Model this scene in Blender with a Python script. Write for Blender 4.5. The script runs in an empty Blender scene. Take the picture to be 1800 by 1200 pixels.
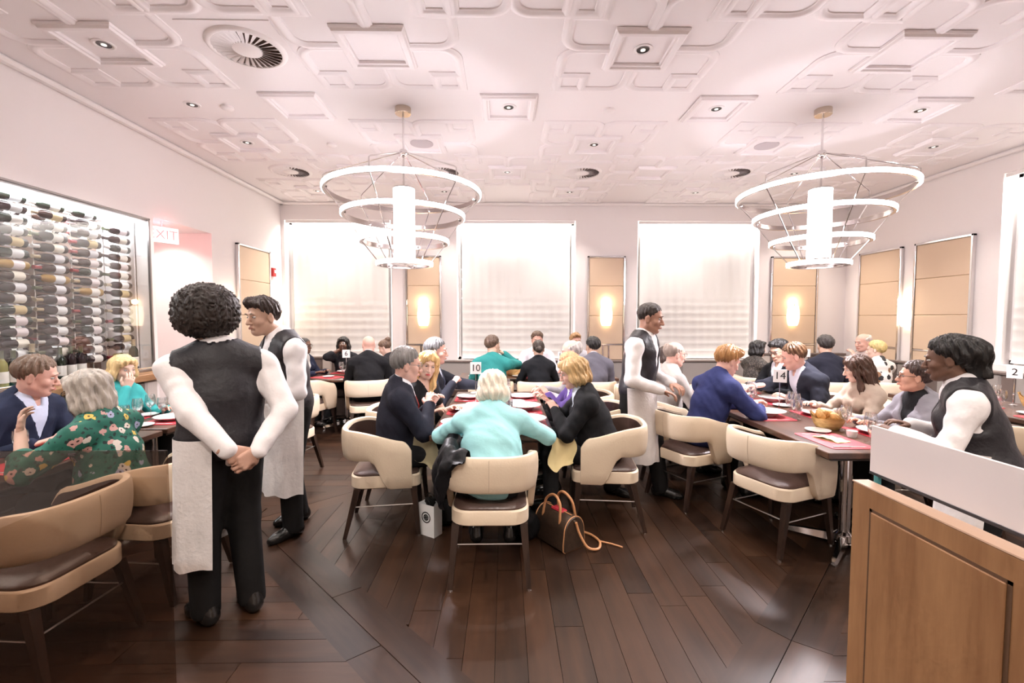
import bpy, math, random
import numpy as np
from mathutils import Vector, Matrix
random.seed(7)
SC = bpy.context.scene
COL = SC.collection
PI = math.pi

# ---------------------------------------------------------------- camera
EYE = Vector((0, 0, 1.6))
YAW, PITCH = math.atan(13 / 800), math.atan(40 / 800)
cd = bpy.data.cameras.new('camera')
cd.lens, cd.sensor_width = 16.0, 36.0
cd.clip_start, cd.clip_end = 0.05, 60
cam = bpy.data.objects.new('camera', cd)
COL.objects.link(cam)
cam.location = EYE
cam.rotation_euler = (PI / 2 - PITCH, 0, -YAW)
SC.camera = cam

# ---------------------------------------------------------------- world, exposure
wd = bpy.data.worlds.new('world')
SC.world = wd
wd.use_nodes = True
wd.node_tree.nodes['Background'].inputs[0].default_value = (1.0, 0.93, 0.9, 1)
wd.node_tree.nodes['Background'].inputs[1].default_value = 0.3
SC.view_settings.view_transform = 'Standard'
SC.view_settings.look = 'None'
SC.view_settings.gamma = 1
SC.view_settings.exposure = 0.90
SC.view_settings.use_curve_mapping = False
SC.cycles.max_bounces = 8
SC.cycles.diffuse_bounces = 3
SC.cycles.glossy_bounces = 3
SC.cycles.transparent_max_bounces = 14
SC.cycles.use_adaptive_sampling = True
SC.cycles.adaptive_threshold = 0.05
SC.cycles.adaptive_min_samples = 12
SC.cycles.sample_clamp_indirect = 6
SC.cycles.caustics_reflective = False
SC.cycles.caustics_refractive = False

# strengths of the lamps of the room (W)
W_SPOT = 50        # each recessed downlight
W_CHAND = 95       # each chandelier (its drum)
E_RING = 17.0       # chandelier ring glow
W_COVE = 25        # hidden light strip at the head of each window
W_CAB = 34         # wine cabinet strip
COOL = (1.0, 0.93, 0.98)
WARM = (1.0, 0.91, 0.83)


def lamp(kind, name, loc, power, color, parent=None, rot=(0, 0, 0), **kw):
    d = bpy.data.lights.new(name, kind)
    d.energy = power
    d.color = color
    for k, v in kw.items():
        setattr(d, k, v)
    o = bpy.data.objects.new(name, d)
    COL.objects.link(o)
    o.location = loc
    o.rotation_euler = rot
    if parent:
        o.parent = parent
    return o


# ---------------------------------------------------------------- materials
MATS = {}


def nd(nt, t, **kw):
    n = nt.nodes.new(t)
    for k, v in kw.items():
        setattr(n, k, v)
    return n


def mat(name, col=(.8, .8, .8), rough=.5, metal=0., spec=.5, bump=None, mottle=None, emit=0, ecol=None, sheen=0, coat=0, stretch=None):
    """principled material; bump=(scale,strength), mottle=(scale,amount) varies the colour a little"""
    if name in MATS:
        return MATS[name]
    m = bpy.data.materials.new(name)
    m.use_nodes = True
    nt = m.node_tree
    b = nt.nodes['Principled BSDF']
    b.inputs['Base Color'].default_value = (*col, 1)
    b.inputs['Roughness'].default_value = rough
    b.inputs['Metallic'].default_value = metal
    b.inputs['Specular IOR Level'].default_value = spec
    b.inputs['Sheen Weight'].default_value = sheen
    b.inputs['Coat Weight'].default_value = coat
    if emit:
        b.inputs['Emission Color'].default_value = (*(ecol or col), 1)
        b.inputs['Emission Strength'].default_value = emit
    if bump or mottle:
        tc = nd(nt, 'ShaderNodeTexCoord')
        src = tc.outputs['Object']
        if stretch:
            mp = nd(nt, 'ShaderNodeMapping')
            mp.inputs['Scale'].default_value = stretch
            nt.links.new(src, mp.inputs[0])
            src = mp.outputs[0]
    if mottle:
        n = nd(nt, 'ShaderNodeTexNoise')
        n.inputs['Scale'].default_value = mottle[0]
        n.inputs['Detail'].default_value = 4
        nt.links.new(src, n.inputs['Vector'])
        r = nd(nt, 'ShaderNodeMapRange')
        r.inputs[1].default_value, r.inputs[2].default_value = .25, .75
        r.inputs[3].default_value, r.inputs[4].default_value = 1 - mottle[1], 1 + mottle[1]
        nt.links.new(n.outputs['Fac'], r.inputs[0])
        mx = nd(nt, 'ShaderNodeVectorMath', operation='SCALE')
        mx.inputs[0].default_value = col
        nt.links.new(r.outputs[0], mx.inputs['Scale'])
        nt.links.new(mx.outputs[0], b.inputs['Base Color'])
    if bump:
        n = nd(nt, 'ShaderNodeTexNoise')
        n.inputs['Scale'].default_value = bump[0]
        n.inputs['Detail'].default_value = 3
        nt.links.new(src, n.inputs['Vector'])
        bp = nd(nt, 'ShaderNodeBump')
        bp.inputs['Strength'].default_value = bump[1]
        bp.inputs['Distance'].default_value = .02
        nt.links.new(n.outputs['Fac'], bp.inputs['Height'])
        nt.links.new(bp.outputs[0], b.inputs['Normal'])
    MATS[name] = m
    return m


def glass(name, tint=(.95, .97, .96), refl=.06, edge=.5, rough=.02, body=0., bcol=(.8, .8, .8)):
    """thin clear glass: see-through with a fresnel reflection, optional milky body"""
    if name in MATS:
        return MATS[name]
    m = bpy.data.materials.new(name)
    m.use_nodes = True
    nt = m.node_tree
    nt.nodes.clear()
    out = nd(nt, 'ShaderNodeOutputMaterial')
    tr = nd(nt, 'ShaderNodeBsdfTransparent')
    tr.inputs[0].default_value = (*tint, 1)
    gl = nd(nt, 'ShaderNodeBsdfGlossy')
    gl.inputs['Roughness'].default_value = rough
    lw = nd(nt, 'ShaderNodeLayerWeight')
    lw.inputs[0].default_value = .35
    mr = nd(nt, 'ShaderNodeMapRange')
    mr.inputs[3].default_value, mr.inputs[4].default_value = refl, edge
    nt.links.new(lw.outputs['Facing'], mr.inputs[0])
    mx = nd(nt, 'ShaderNodeMixShader')
    nt.links.new(mr.outputs[0], mx.inputs[0])
    nt.links.new(tr.outputs[0], mx.inputs[1])
    nt.links.new(gl.outputs[0], mx.inputs[2])
    last = mx
    if body:
        df = nd(nt, 'ShaderNodeBsdfDiffuse')
        df.inputs[0].default_value = (*bcol, 1)
        m2 = nd(nt, 'ShaderNodeMixShader')
        m2.inputs[0].default_value = body
        nt.links.new(mx.outputs[0], m2.inputs[1])
        nt.links.new(df.outputs[0], m2.inputs[2])
        last = m2
    nt.links.new(last.outputs[0], out.inputs[0])
    MATS[name] = m
    return m


def wood(name, dark, light, scale=9., rough=.4, axis='X', rand=0., coat=0.):
    """grain running along a local axis; rand varies the tone from object to object"""
    if name in MATS:
        return MATS[name]
    m = bpy.data.materials.new(name)
    m.use_nodes = True
    nt = m.node_tree
    b = nt.nodes['Principled BSDF']
    tc = nd(nt, 'ShaderNodeTexCoord')
    oi = nd(nt, 'ShaderNodeObjectInfo')
    ad = nd(nt, 'ShaderNodeVectorMath', operation='ADD')
    cmb = nd(nt, 'ShaderNodeCombineXYZ')
    ml = nd(nt, 'ShaderNodeMath', operation='MULTIPLY')
    ml.inputs[1].default_value = 37.
    nt.links.new(oi.outputs['Random'], ml.inputs[0])
    for i in range(3):
        nt.links.new(ml.outputs[0], cmb.inputs[i])
    nt.links.new(tc.outputs['Object'], ad.inputs[0])
    nt.links.new(cmb.outputs[0], ad.inputs[1])
    mp = nd(nt, 'ShaderNodeMapping')
    s = {'X': (.12, 1, 1), 'Y': (1, .12, 1), 'Z': (1, 1, .12)}[axis]
    mp.inputs['Scale'].default_value = s
    nt.links.new(ad.outputs[0], mp.inputs[0])
    n1 = nd(nt, 'ShaderNodeTexNoise')
    n1.inputs['Scale'].default_value = scale
    n1.inputs['Detail'].default_value = 6
    n1.inputs['Distortion'].default_value = .6
    nt.links.new(mp.outputs[0], n1.inputs['Vector'])
    n2 = nd(nt, 'ShaderNodeTexNoise')
    n2.inputs['Scale'].default_value = scale * 9
    n2.inputs['Detail'].default_value = 3
    nt.links.new(mp.outputs[0], n2.inputs['Vector'])
    a = nd(nt, 'ShaderNodeMath', operation='MULTIPLY_ADD')
    a.inputs[1].default_value, a.inputs[2].default_value = .3, -.15
    nt.links.new(n2.outputs['Fac'], a.inputs[0])
    a2 = nd(nt, 'ShaderNodeMath', operation='ADD')
    nt.links.new(n1.outputs['Fac'], a2.inputs[0])
    nt.links.new(a.outputs[0], a2.inputs[1])
    r = nd(nt, 'ShaderNodeMath', operation='MULTIPLY_ADD')
    r.inputs[1].default_value = rand
    nt.links.new(oi.outputs['Random'], r.inputs[0])
    nt.links.new(a2.outputs[0], r.inputs[2])
    cr = nd(nt, 'ShaderNodeValToRGB')
    cr.color_ramp.elements[0].position, cr.color_ramp.elements[1].position = .32 + rand * .3, .72 + rand * .5
    cr.color_ramp.elements[0].color = (*dark, 1)
    cr.color_ramp.elements[1].color = (*light, 1)
    nt.links.new(r.outputs[0], cr.inputs[0])
    nt.links.new(cr.outputs[0], b.inputs['Base Color'])
    b.inputs['Roughness'].default_value = rough
    b.inputs['Coat Weight'].default_value = coat
    b.inputs['Coat Roughness'].default_value = .25
    bp = nd(nt, 'ShaderNodeBump')
    bp.inputs['Strength'].default_value = .12
    bp.inputs['Distance'].default_value = .01
    nt.links.new(a2.outputs[0], bp.inputs['Height'])
    nt.links.new(bp.outputs[0], b.inputs['Normal'])
    MATS[name] = m
    return m


def spots(name, base, cols, scale, size, rough=.7, centre=None, base2=None):
    """printed cloth: blossoms from voronoi cells on a plain ground"""
    if name in MATS:
        return MATS[name]
    m = bpy.data.materials.new(name)
    m.use_nodes = True
    nt = m.node_tree
    b = nt.nodes['Principled BSDF']
    b.inputs['Roughness'].default_value = rough
    tc = nd(nt, 'ShaderNodeTexCoord')
    nz = nd(nt, 'ShaderNodeTexNoise')
    nz.inputs['Scale'].default_value = scale * 2.2
    nt.links.new(tc.outputs['Object'], nz.inputs['Vector'])
    mxv = nd(nt, 'ShaderNodeMixRGB')
    mxv.inputs[0].default_value = .03
    nt.links.new(tc.outputs['Object'], mxv.inputs[1])
    nt.links.new(nz.outputs['Color'], mxv.inputs[2])
    v = nd(nt, 'ShaderNodeTexVoronoi')
    v.inputs['Scale'].default_value = scale
    nt.links.new(mxv.outputs[0], v.inputs['Vector'])
    lt = nd(nt, 'ShaderNodeMath', operation='LESS_THAN')
    lt.inputs[1].default_value = size
    nt.links.new(v.outputs['Distance'], lt.inputs[0])
    sep = nd(nt, 'ShaderNodeSeparateColor')
    nt.links.new(v.outputs['Color'], sep.inputs[0])
    cr = nd(nt, 'ShaderNodeValToRGB')
    cr.color_ramp.interpolation = 'CONSTANT'
    e = cr.color_ramp.elements
    while len(e) < len(cols):
        e.new(.5)
    for i, c in enumerate(cols):
        e[i].position = i / len(cols)
        e[i].color = (*c, 1)
    nt.links.new(sep.outputs[0], cr.inputs[0])
    mix = nd(nt, 'ShaderNodeMixRGB')
    mix.inputs[1].default_value = (*base, 1)
    nt.links.new(lt.outputs[0], mix.inputs[0])
    nt.links.new(cr.outputs[0], mix.inputs[2])
    last = mix
    if base2:
        v2 = nd(nt, 'ShaderNodeTexVoronoi')
        v2.inputs['Scale'].default_value = scale * 1.9
        nt.links.new(mxv.outputs[0], v2.inputs['Vector'])
        l2 = nd(nt, 'ShaderNodeMath', operation='LESS_THAN')
        l2.inputs[1].default_value = .3
        nt.links.new(v2.outputs['Distance'], l2.inputs[0])
        mb = nd(nt, 'ShaderNodeMixRGB')
        mb.inputs[1].default_value = (*base, 1)
        mb.inputs[2].default_value = (*base2, 1)
        nt.links.new(l2.outputs[0], mb.inputs[0])
        nt.links.new(mb.outputs[0], mix.inputs[1])
    if centre:
        l3 = nd(nt, 'ShaderNodeMath', operation='LESS_THAN')
        l3.inputs[1].default_value = size * .32
        nt.links.new(v.outputs['Distance'], l3.inputs[0])
        mc = nd(nt, 'ShaderNodeMixRGB')
        mc.inputs[2].default_value = (*centre, 1)
        nt.links.new(l3.outputs[0], mc.inputs[0])
        nt.links.new(mix.outputs[0], mc.inputs[1])
        last = mc
    nt.links.new(last.outputs[0], b.inputs['Base Color'])
    MATS[name] = m
    return m


M_wall = mat('wall paint', (.89, .83, .815), .6, bump=(60, .03))
M_ceil = mat('ceiling paint', (.90, .845, .845), .55)
M_trim = mat('white trim', (.89, .84, .83), .5)
M_cream = mat('cream leather', (.80, .66, .50), .38, bump=(90, .06), mottle=(5, .03))
M_brownl = mat('brown leather', (.085, .05, .04), .32, bump=(70, .08))
M_leg = wood('dark chair wood', (.018, .009, .006), (.05, .026, .017), 20, .35, 'Z')
M_chrome = mat('polished chrome', (.78, .76, .76), .12, 1.)
M_steel = mat('brushed steel', (.6, .58, .57), .3, 1.)
M_nickel = mat('nickel', (.62, .53, .44), .25, 1.)
M_table = wood('table wood', (.045, .02, .012), (.13, .06, .036), 8, .32, 'Y', coat=.1)
M_floor = wood('walnut floor', (.013, .0054, .0028), (.056, .0245, .012), 3.2, .40, 'X', .15, .05)
M_floor.node_tree.nodes['Principled BSDF'].inputs['Specular IOR Level'].default_value = .38
M_joint = mat('floor joint', (.012, .008, .006), .8)
M_oak = wood('oak veneer', (.24, .115, .05), (.40, .215, .10), 7, .45, 'Z')
M_oakd = mat('oak groove', (.10, .05, .025), .6)
M_oakb = wood('oak rail', (.28, .14, .065), (.45, .26, .13), 8, .45, 'Y')
M_plate = mat('white china', (.86, .85, .84), .15, coat=.5)
M_red = mat('red placemat', (.52, .035, .055), .45, bump=(300, .05))
M_napkin = mat('pale yellow linen', (.82, .66, .34), .8, bump=(120, .1))
M_white = mat('white card', (.88, .88, .88), .6)
M_black = mat('black ink', (.01, .01, .01), .6)
M_glassw = glass('wine glass', (.99, .99, .99), .14, .62, .08)
M_pane = glass('cabinet glass', (.98, .985, .985), .015, .35)
M_bronze = glass('bronze tinted glass', (.73, .65, .59), .03, .22)
M_frost = glass('frosted glass', (.8, .77, .78), .05, .2, .5, .74, (.86, .79, .79))
M_panel = mat('beige upholstery', (.70, .53, .38), .55, bump=(150, .05))
M_glow = mat('lamp glow', (1, .98, 1), .4, emit=E_RING, ecol=(1, .925, 1))
M_drum = mat('drum glow', (1, .98, 1), .4, emit=9, ecol=(1, .95, .99))
M_sconce = mat('sconce glow', (1, .9, .75), .4, emit=2.2, ecol=(1, .80, .55))
M_strip = mat('light strip', (1, 1, 1), .4, emit=8, ecol=(1, .97, .92))
M_basket = wood('woven straw', (.42, .24, .08), (.72, .48, .2), 40, .7, 'X')
M_bread = mat('bread crust', (.66, .38, .15), .7, bump=(60, .3), mottle=(20, .2))
M_taupe = mat('taupe stripe', (.17, .13, .115), .5, bump=(80, .05))
M_stripel = mat('pale stripe', (.62, .55, .5), .4, bump=(80, .05))
M_greyp = mat('grey leather panel', (.36, .325, .30), .4, bump=(60, .05))

# ---------------------------------------------------------------- mesh building


class MB:
    def __init__(s):
        s.v, s.f = [], []

    def add(s, vs, fs):
        o = len(s.v)
        s.v += [tuple(p) for p in vs]
        s.f += [tuple(i + o for i in f) for f in fs]
        return s

    def box(s, x0, x1, y0, y1, z0, z1, c=0.):
        """box, with chamfered edges when c > 0"""
        if not c:
            vs = [(x, y, z) for z in (z0, z1) for y in (y0, y1) for x in (x0, x1)]
            return s.add(vs, [(0, 2, 3, 1), (4, 5, 7, 6), (0, 1, 5, 4), (2, 6, 7, 3), (0, 4, 6, 2), (1, 3, 7, 5)])
        lo, hi = (x0, y0, z0), (x1, y1, z1)
        vs, idx = [], {}
        for sx in (0, 1):
            for sy in (0, 1):
                for sz in (0, 1):
                    sg = (sx, sy, sz)
                    for a in range(3):
                        p = []
                        for k in range(3):
                            base = hi[k] if sg[k] else lo[k]
                            if k != a:
                                base += -c if sg[k] else c
                            p.append(base)
                        idx[(sg, a)] = len(vs)
                        vs.append(p)
        fs = []
        for a in range(3):
            b, d = (a + 1) % 3, (a + 2) % 3
            for sa in (0, 1):
                def g(i, j):
                    t = [0, 0, 0]
                    t[a], t[b], t[d] = sa, i, j
                    return idx[(tuple(t), a)]
                q = [g(0, 0), g(1, 0), g(1, 1), g(0, 1)]
                fs.append(q if sa else q[::-1])
        for a in range(3):
            b, d = (a + 1) % 3, (a + 2) % 3
            for i in (0, 1):
                for j in (0, 1):
                    def g(k, ax):
                        t = [0, 0, 0]
                        t[a], t[b], t[d] = k, i, j
                        return idx[(tuple(t), ax)]
                    q = [g(0, b), g(1, b), g(1, d), g(0, d)]
                    fs.append(q if (i != j) == False else q[::-1])
        for sg in [(i, j, k) for i in (0, 1) for j in (0, 1) for k in (0, 1)]:
            q = [idx[(sg, 0)], idx[(sg, 1)], idx[(sg, 2)]]
            fs.append(q if sum(sg) % 2 else q[::-1])
        return s.add(vs, fs)

    def cyl(s, p0, p1, r0, r1=None, n=12, caps=True):
        r1 = r0 if r1 is None else r1
        p0, p1 = Vector(p0), Vector(p1)
        d = (p1 - p0).normalized()
        a = d.orthogonal().normalized()
        b = d.cross(a)
        vs = []
        for p, r in ((p0, r0), (p1, r1)):
            for i in range(n):
                t = 2 * PI * i / n
                vs.append(p + (a * math.cos(t) + b * math.sin(t)) * r)
        fs = [(i, (i + 1) % n, n + (i + 1) % n, n + i) for i in range(n)]
        if caps:
            fs += [tuple(range(n))[::-1], tuple(range(n, 2 * n))]
        return s.add(vs, fs)

    def tube(s, pts, r, n=8, closed=False, caps=True):
        pts = [Vector(p) for p in pts]
        m = len(pts)
        rr = r if isinstance(r, (list, tuple)) else [r] * m
        vs = []
        up = None
        for i, p in enumerate(pts):
            if closed:
                d = pts[(i + 1) % m] - pts[i - 1]
            else:
                d = pts[min(i + 1, m - 1)] - pts[max(i - 1, 0)]
            d.normalize()
            if up is None:
                up = d.orthogonal().normalized()
            up = (up - d * up.dot(d)).normalized()
            b = d.cross(up)
            for k in range(n):
                t = 2 * PI * k / n
                vs.append(p + (up * math.cos(t) + b * math.sin(t)) * rr[i])
        fs = []
        for i in range(m if closed else m - 1):
            j = (i + 1) % m
            for k in range(n):
                l = (k + 1) % n
                fs.append((i * n + k, i * n + l, j * n + l, j * n + k))
        if caps and not closed:
            fs += [tuple(range(n))[::-1], tuple(range((m - 1) * n, m * n))]
        return s.add(vs, fs)

    def lathe(s, prof, n=16, c=(0, 0, 0)):
        vs = []
        for r, z in prof:
            for i in range(n):
                t = 2 * PI * i / n
                vs.append((c[0] + r * math.cos(t), c[1] + r * math.sin(t), c[2] + z))
        fs = []
        for j in range(len(prof) - 1):
            for i in range(n):
                k = (i + 1) % n
                fs.append((j * n + i, j * n + k, (j + 1) * n + k, (j + 1) * n + i))
        return s.add(vs, fs)

    def prism(s, poly, z0, z1):
        n = len(poly)
        vs = [(x, y, z0) for x, y in poly] + [(x, y, z1) for x, y in poly]
        fs = [tuple(range(n))[::-1], tuple(range(n, 2 * n))]
        fs += [(i, (i + 1) % n, n + (i + 1) % n, n + i) for i in range(n)]
        return s.add(vs, fs)

    def grid(s, P, wrap=False):
        """P[i][j] points"""
        n, m = len(P), len(P[0])
        vs = [p for row in P for p in row]
        fs = []
        for i in range(n - 1):
            for j in range(m if wrap else m - 1):
                k = (j + 1) % m
                fs.append((i * m + j, i * m + k, (i + 1) * m + k, (i + 1) * m + j))
        return s.add(vs, fs)

    def sweep(s, path, prof, closed=True):
        """sweep profile [(offset, z)] along a 2D path with mitred corners"""
        m, k = len(path), len(prof)
        P = [Vector(p) for p in path]
        rows = []
        for i in range(m):
            a = P[i - 1] if (closed or i > 0) else None
            b = P[(i + 1) % m] if (closed or i < m - 1) else None
            d0 = (P[i] - a).normalized() if a is not None else (b - P[i]).normalized()
            d1 = (b - P[i]).normalized() if b is not None else d0
            n0, n1 = Vector((d0.y, -d0.x)), Vector((d1.y, -d1.x))
            nn = (n0 + n1)
            nn = nn / max(.3, nn.length_squared / 2)
            rows.append([(P[i].x + nn.x * o, P[i].y + nn.y * o, z) for o, z in prof])
        if closed:
            rows.append(rows[0])
        return s.grid(rows)

    def mesh(s, name, m, smooth=True, ang=40):
        me = bpy.data.meshes.new(name)
        me.from_pydata(s.v, [], s.f)
        for x in (m if isinstance(m, (list, tuple)) else [m]):
            me.materials.append(x)
        if smooth:
            me.polygons.foreach_set('use_smooth', [True] * len(me.polygons))
            me.set_sharp_from_angle(angle=math.radians(ang))
        me.update()
        return me

    def build(s, name, m, parent=None, loc=(0, 0, 0), rot=(0, 0, 0), smooth=True, ang=40):
        return put(name, s.mesh(name, m, smooth, ang), parent, loc, rot)


def smooth(pts, n=6):
    out = []
    P = [Vector(p) for p in pts]
    for i in range(len(P) - 1):
        a, b, c, d = P[max(i - 1, 0)], P[i], P[i + 1], P[min(i + 2, len(P) - 1)]
        for k in range(n):
            t = k / n
            out.append(.5 * (2 * b + (c - a) * t + (2 * a - 5 * b + 4 * c - d) * t * t + (3 * b - a - 3 * c + d) * t ** 3))
    return out + [P[-1]]


def put(name, me, parent=None, loc=(0, 0, 0), rot=(0, 0, 0)):
    o = bpy.data.objects.new(name, me)
    COL.objects.link(o)
    o.location = loc
    o.rotation_euler = rot
    if parent is not None:
        o.parent = parent
    return o


def tag(o, label, cat, group=None):
    o['label'] = label
    o['category'] = cat
    if group:
        o['group'] = group
    return o


def thing(name, label, cat, loc=(0, 0, 0), rz=0., group=None):
    o = bpy.data.objects.new(name, None)
    o.empty_display_size = .1
    COL.objects.link(o)
    o.location = loc
    o.rotation_euler = (0, 0, rz)
    return tag(o, label, cat, group)


def struct(o):
    o['kind'] = 'structure'
    return o


KIDS = {}


def copy_tree(o, parent=None):
    c = o.copy()
    COL.objects.link(c)
    if parent is not None:
        c.parent = parent
    for ch in [x for x in ALLKIDS(o)]:
        copy_tree(ch, c)
    return c


def ALLKIDS(o):
    return list(o.children)


def dup(o, label, loc, rz=0., group=None):
    c = copy_tree(o)
    c.location = loc
    c.rotation_euler = (0, 0, rz)
    c['label'] = label
    if group:
        c['group'] = group
    return c


def text_mesh(txt, size, m, name='print', extrude=.001):
    cu = bpy.data.curves.new(name, 'FONT')
    cu.body = txt
    cu.size = size
    cu.align_x, cu.align_y = 'CENTER', 'CENTER'
    cu.extrude = extrude
    ob = bpy.data.objects.new('text_source', cu)
    me = bpy.data.meshes.new_from_object(ob)
    bpy.data.objects.remove(ob)
    bpy.data.curves.remove(cu)
    me.materials.clear()
    me.materials.append(m)
    return me
# ================================================================ THE SETTING
XL, XR, YB, ZC, YF = -3.86, 6.04, 8.0, 3.6, -1.6

# ---------------------------------------------------------------- floor of walnut planks laid in diamonds
fl = MB().box(XL - .1, XR + .1, YF, YB + .2, -.06, -.011).build('floor', M_joint, smooth=False)
struct(fl)


def clip(poly, a, b, c):
    """keep a*x+b*y<=c"""
    out = []
    for i in range(len(poly)):
        p, q = poly[i], poly[(i + 1) % len(poly)]
        dp, dq = a * p[0] + b * p[1] - c, a * q[0] + b * q[1] - c
        if dp <= 0:
            out.append(p)
        if (dp < 0 < dq) or (dq < 0 < dp):
            t = dp / (dp - dq)
            out.append((p[0] + (q[0] - p[0]) * t, p[1] + (q[1] - p[1]) * t))
    return out


planks = []
DD, BW, SW, G = 2.42, .166, .152, .0013


def room_clip(p):
    for a, b, c in ((-1, 0, -XL), (1, 0, XR), (0, -1, .2), (0, 1, YB)):
        if len(p) >= 3:
            p = clip(p, a, b, c)
    return p


rp = random.Random(3)
for ia in range(-3, 5):
    for ib in range(-2, 5):
        if (ia + ib) % 2 == 0:
            continue
        cx, cy = .41 + ia * DD, 1.15 + ib * DD
        di = DD - BW * math.sqrt(2)
        runY = ib % 2 != 0
        k = -int(di / SW) - 1
        while k * SW < di:
            a0, a1 = k * SW + G, (k + 1) * SW - G
            k += 1
            b0 = -di - rp.random() * 1.2
            while b0 < di:
                L = 1.3 + rp.random() * .8
                b1 = b0 + L
                q = [(a0, b0 + G), (a1, b0 + G), (a1, b1 - G), (a0, b1 - G)]
                b0 = b1
                if not runY:
                    q = [(v, u) for u, v in q][::-1]
                e = di - G * 1.5
                for sx in (-1, 1):
                    for sy in (-1, 1):
                        if len(q) >= 3:
                            q = clip(q, sx, sy, e)
                q = room_clip([(x + cx, y + cy) for x, y in q]) if len(q) >= 3 else []
                if len(q) >= 3:
                    planks.append((q, PI / 2 if runY else 0.))
        for sx in (-1, 1):
            for sy in (-1, 1):
                for h in (0, 1):
                    A, B = (sx * DD, 0.), (0., sy * DD)
                    a2, b2 = (sx * di, 0.), (0., sy * di)
                    mid = lambda u, v, t: (u[0] + (v[0] - u[0]) * t, u[1] + (v[1] - u[1]) * t)
                    j = .42 + .16 * ((ia + ib + sx) % 3) / 2
                    t0, t1 = (0.002, j - .0006) if h == 0 else (j + .0006, .998)
                    q = [mid(A, B, t0), mid(A, B, t1), mid(a2, b2, t1), mid(a2, b2, t0)]
                    sh = 1 - .0012
                    q = [(x * sh + cx, y * sh + cy) for x, y in q]
                    ar = sum(q[i][0] * q[(i + 1) % 4][1] - q[(i + 1) % 4][0] * q[i][1] for i in range(4))
                    if ar < 0:
                        q = q[::-1]
                    q = room_clip(q)
                    if len(q) >= 3:
                        planks.append((q, math.atan2(B[1] - A[1], B[0] - A[0])))


def parea(q):
    return abs(sum(q[i][0] * q[(i + 1) % len(q)][1] - q[(i + 1) % len(q)][0] * q[i][1] for i in range(len(q)))) / 2


def pscore(q):
    x, y = sum(p[0] for p in q) / len(q), sum(p[1] for p in q) / len(q)
    if y < 1.0 or abs(x) > y * 1.15 + .3:
        return 0
    hid = .25 if (x < -2.3 or x > 3.2 or y > 6) else 1
    return parea(q) / y ** 3 * hid


planks.sort(key=lambda t: -pscore(t[0]))
rest = MB()
for i, (q, ang) in enumerate(planks):
    if parea(q) < .0008:
        continue
    if i < 295:
        cx, cy = sum(p[0] for p in q) / len(q), sum(p[1] for p in q) / len(q)
        c, s = math.cos(-ang), math.sin(-ang)
        loc = [((x - cx) * c - (y - cy) * s, (x - cx) * s + (y - cy) * c) for x, y in q]
        MB().prism(loc, -.011, 0).build('plank', M_floor, fl, (cx, cy, 0), (0, 0, ang), smooth=False)
    else:
        rest.prism(q, -.011, 0)
rest.build('far_planks', M_floor, fl, smooth=False)['kind'] = 'stuff'

# ---------------------------------------------------------------- ceiling with moulded medallions
ce = struct(MB().box(XL - .1, XR + .1, YF, YB + .25, ZC, ZC + .1).build('ceiling', M_ceil, smooth=False))
PROF = [(-.040, 0), (-.038, -.008), (-.027, -.010), (-.018, -.019), (0, -.022), (.018, -.019), (.027, -.010), (.038, -.008), (.040, 0)]
PROFB = [(-.045, 0), (-.043, -.022), (-.03, -.026), (-.022, -.038), (-.004, -.041), (.014, -.036), (.022, -.022), (.03, -.018), (.034, -.002)]


def rrect(x0, y0, x1, y1, rads):
    """corners in order (x0,y0),(x1,y0),(x1,y1),(x0,y1) counterclockwise"""
    out = []
    cs = [(x0, y0, PI, 1, 1), (x1, y0, 1.5 * PI, -1, 1), (x1, y1, 0, -1, -1), (x0, y1, .5 * PI, 1, -1)]
    for (x, y, a, sx, sy), r in zip(cs, rads):
        if r <= 0:
            out.append((x, y))
        else:
            for k in range(7):
                t = a + k / 6 * PI / 2
                out.append((x + sx * r + r * math.cos(t), y + sy * r + r * math.sin(t)))
    return out


HM = .585
md = MB()
for sx in (-1, 1):
    for sy in (-1, 1):
        p = rrect(.012, .012, HM, HM, (0, .13, 0, .13))
        p = [(.235, .012)] + p[1:] + [(.012, .235)]
        p = [(x * sx, y * sy) for x, y in p]
        if sx * sy < 0:
            p = p[::-1]
        md.sweep(p, PROF, closed=False)
        q = rrect(HM - .215, HM - .215, HM, HM, (0, 0, 0, 0))
        q = [(x * sx, y * sy) for x, y in q]
        if sx * sy < 0:
            q = q[::-1]
        md.sweep(q, [(o, z * 1.02) for o, z in PROF])
me_med = md.mesh('medallion', M_ceil, True, 50)
cp = MB().sweep(rrect(-.225, -.225, .225, .225, (0, 0, 0, 0)), PROFB)
cp.add([(-.225, -.225, -.002), (.225, -.225, -.002), (.225, .225, -.002), (-.225, .225, -.002)], [(0, 3, 2, 1)])
me_cp = cp.mesh('square_panel', M_ceil, True, 30)
EVEN, ODD = [-1.93, .04, 2.02, 3.99], [-2.92, -.945, 1.03, 3.03, 4.99]
SPOTS = []
for y, xs in ((2.50, EVEN), (3.47, ODD), (5.32, ODD), (6.31, EVEN), (7.28, ODD), (1.53, ODD)):
    for x in xs:
        o = put('medallion', me_med, ce, (x, y, ZC))
        put('square_panel', me_cp, o)
for x in EVEN:
    put('square_panel', me_cp, ce, (x, 4.41, ZC))
# crown trim
for n, bx in enumerate(((XL, XL + .09, YF, YB, ZC - .05, ZC), (XL, XR, YB - .09, YB, ZC - .05, ZC), (XR - .09, XR, YF, YB, ZC - .05, ZC))):
    struct(MB().box(*bx, c=.02).build('trim_%d' % (n + 1), M_trim))

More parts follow.
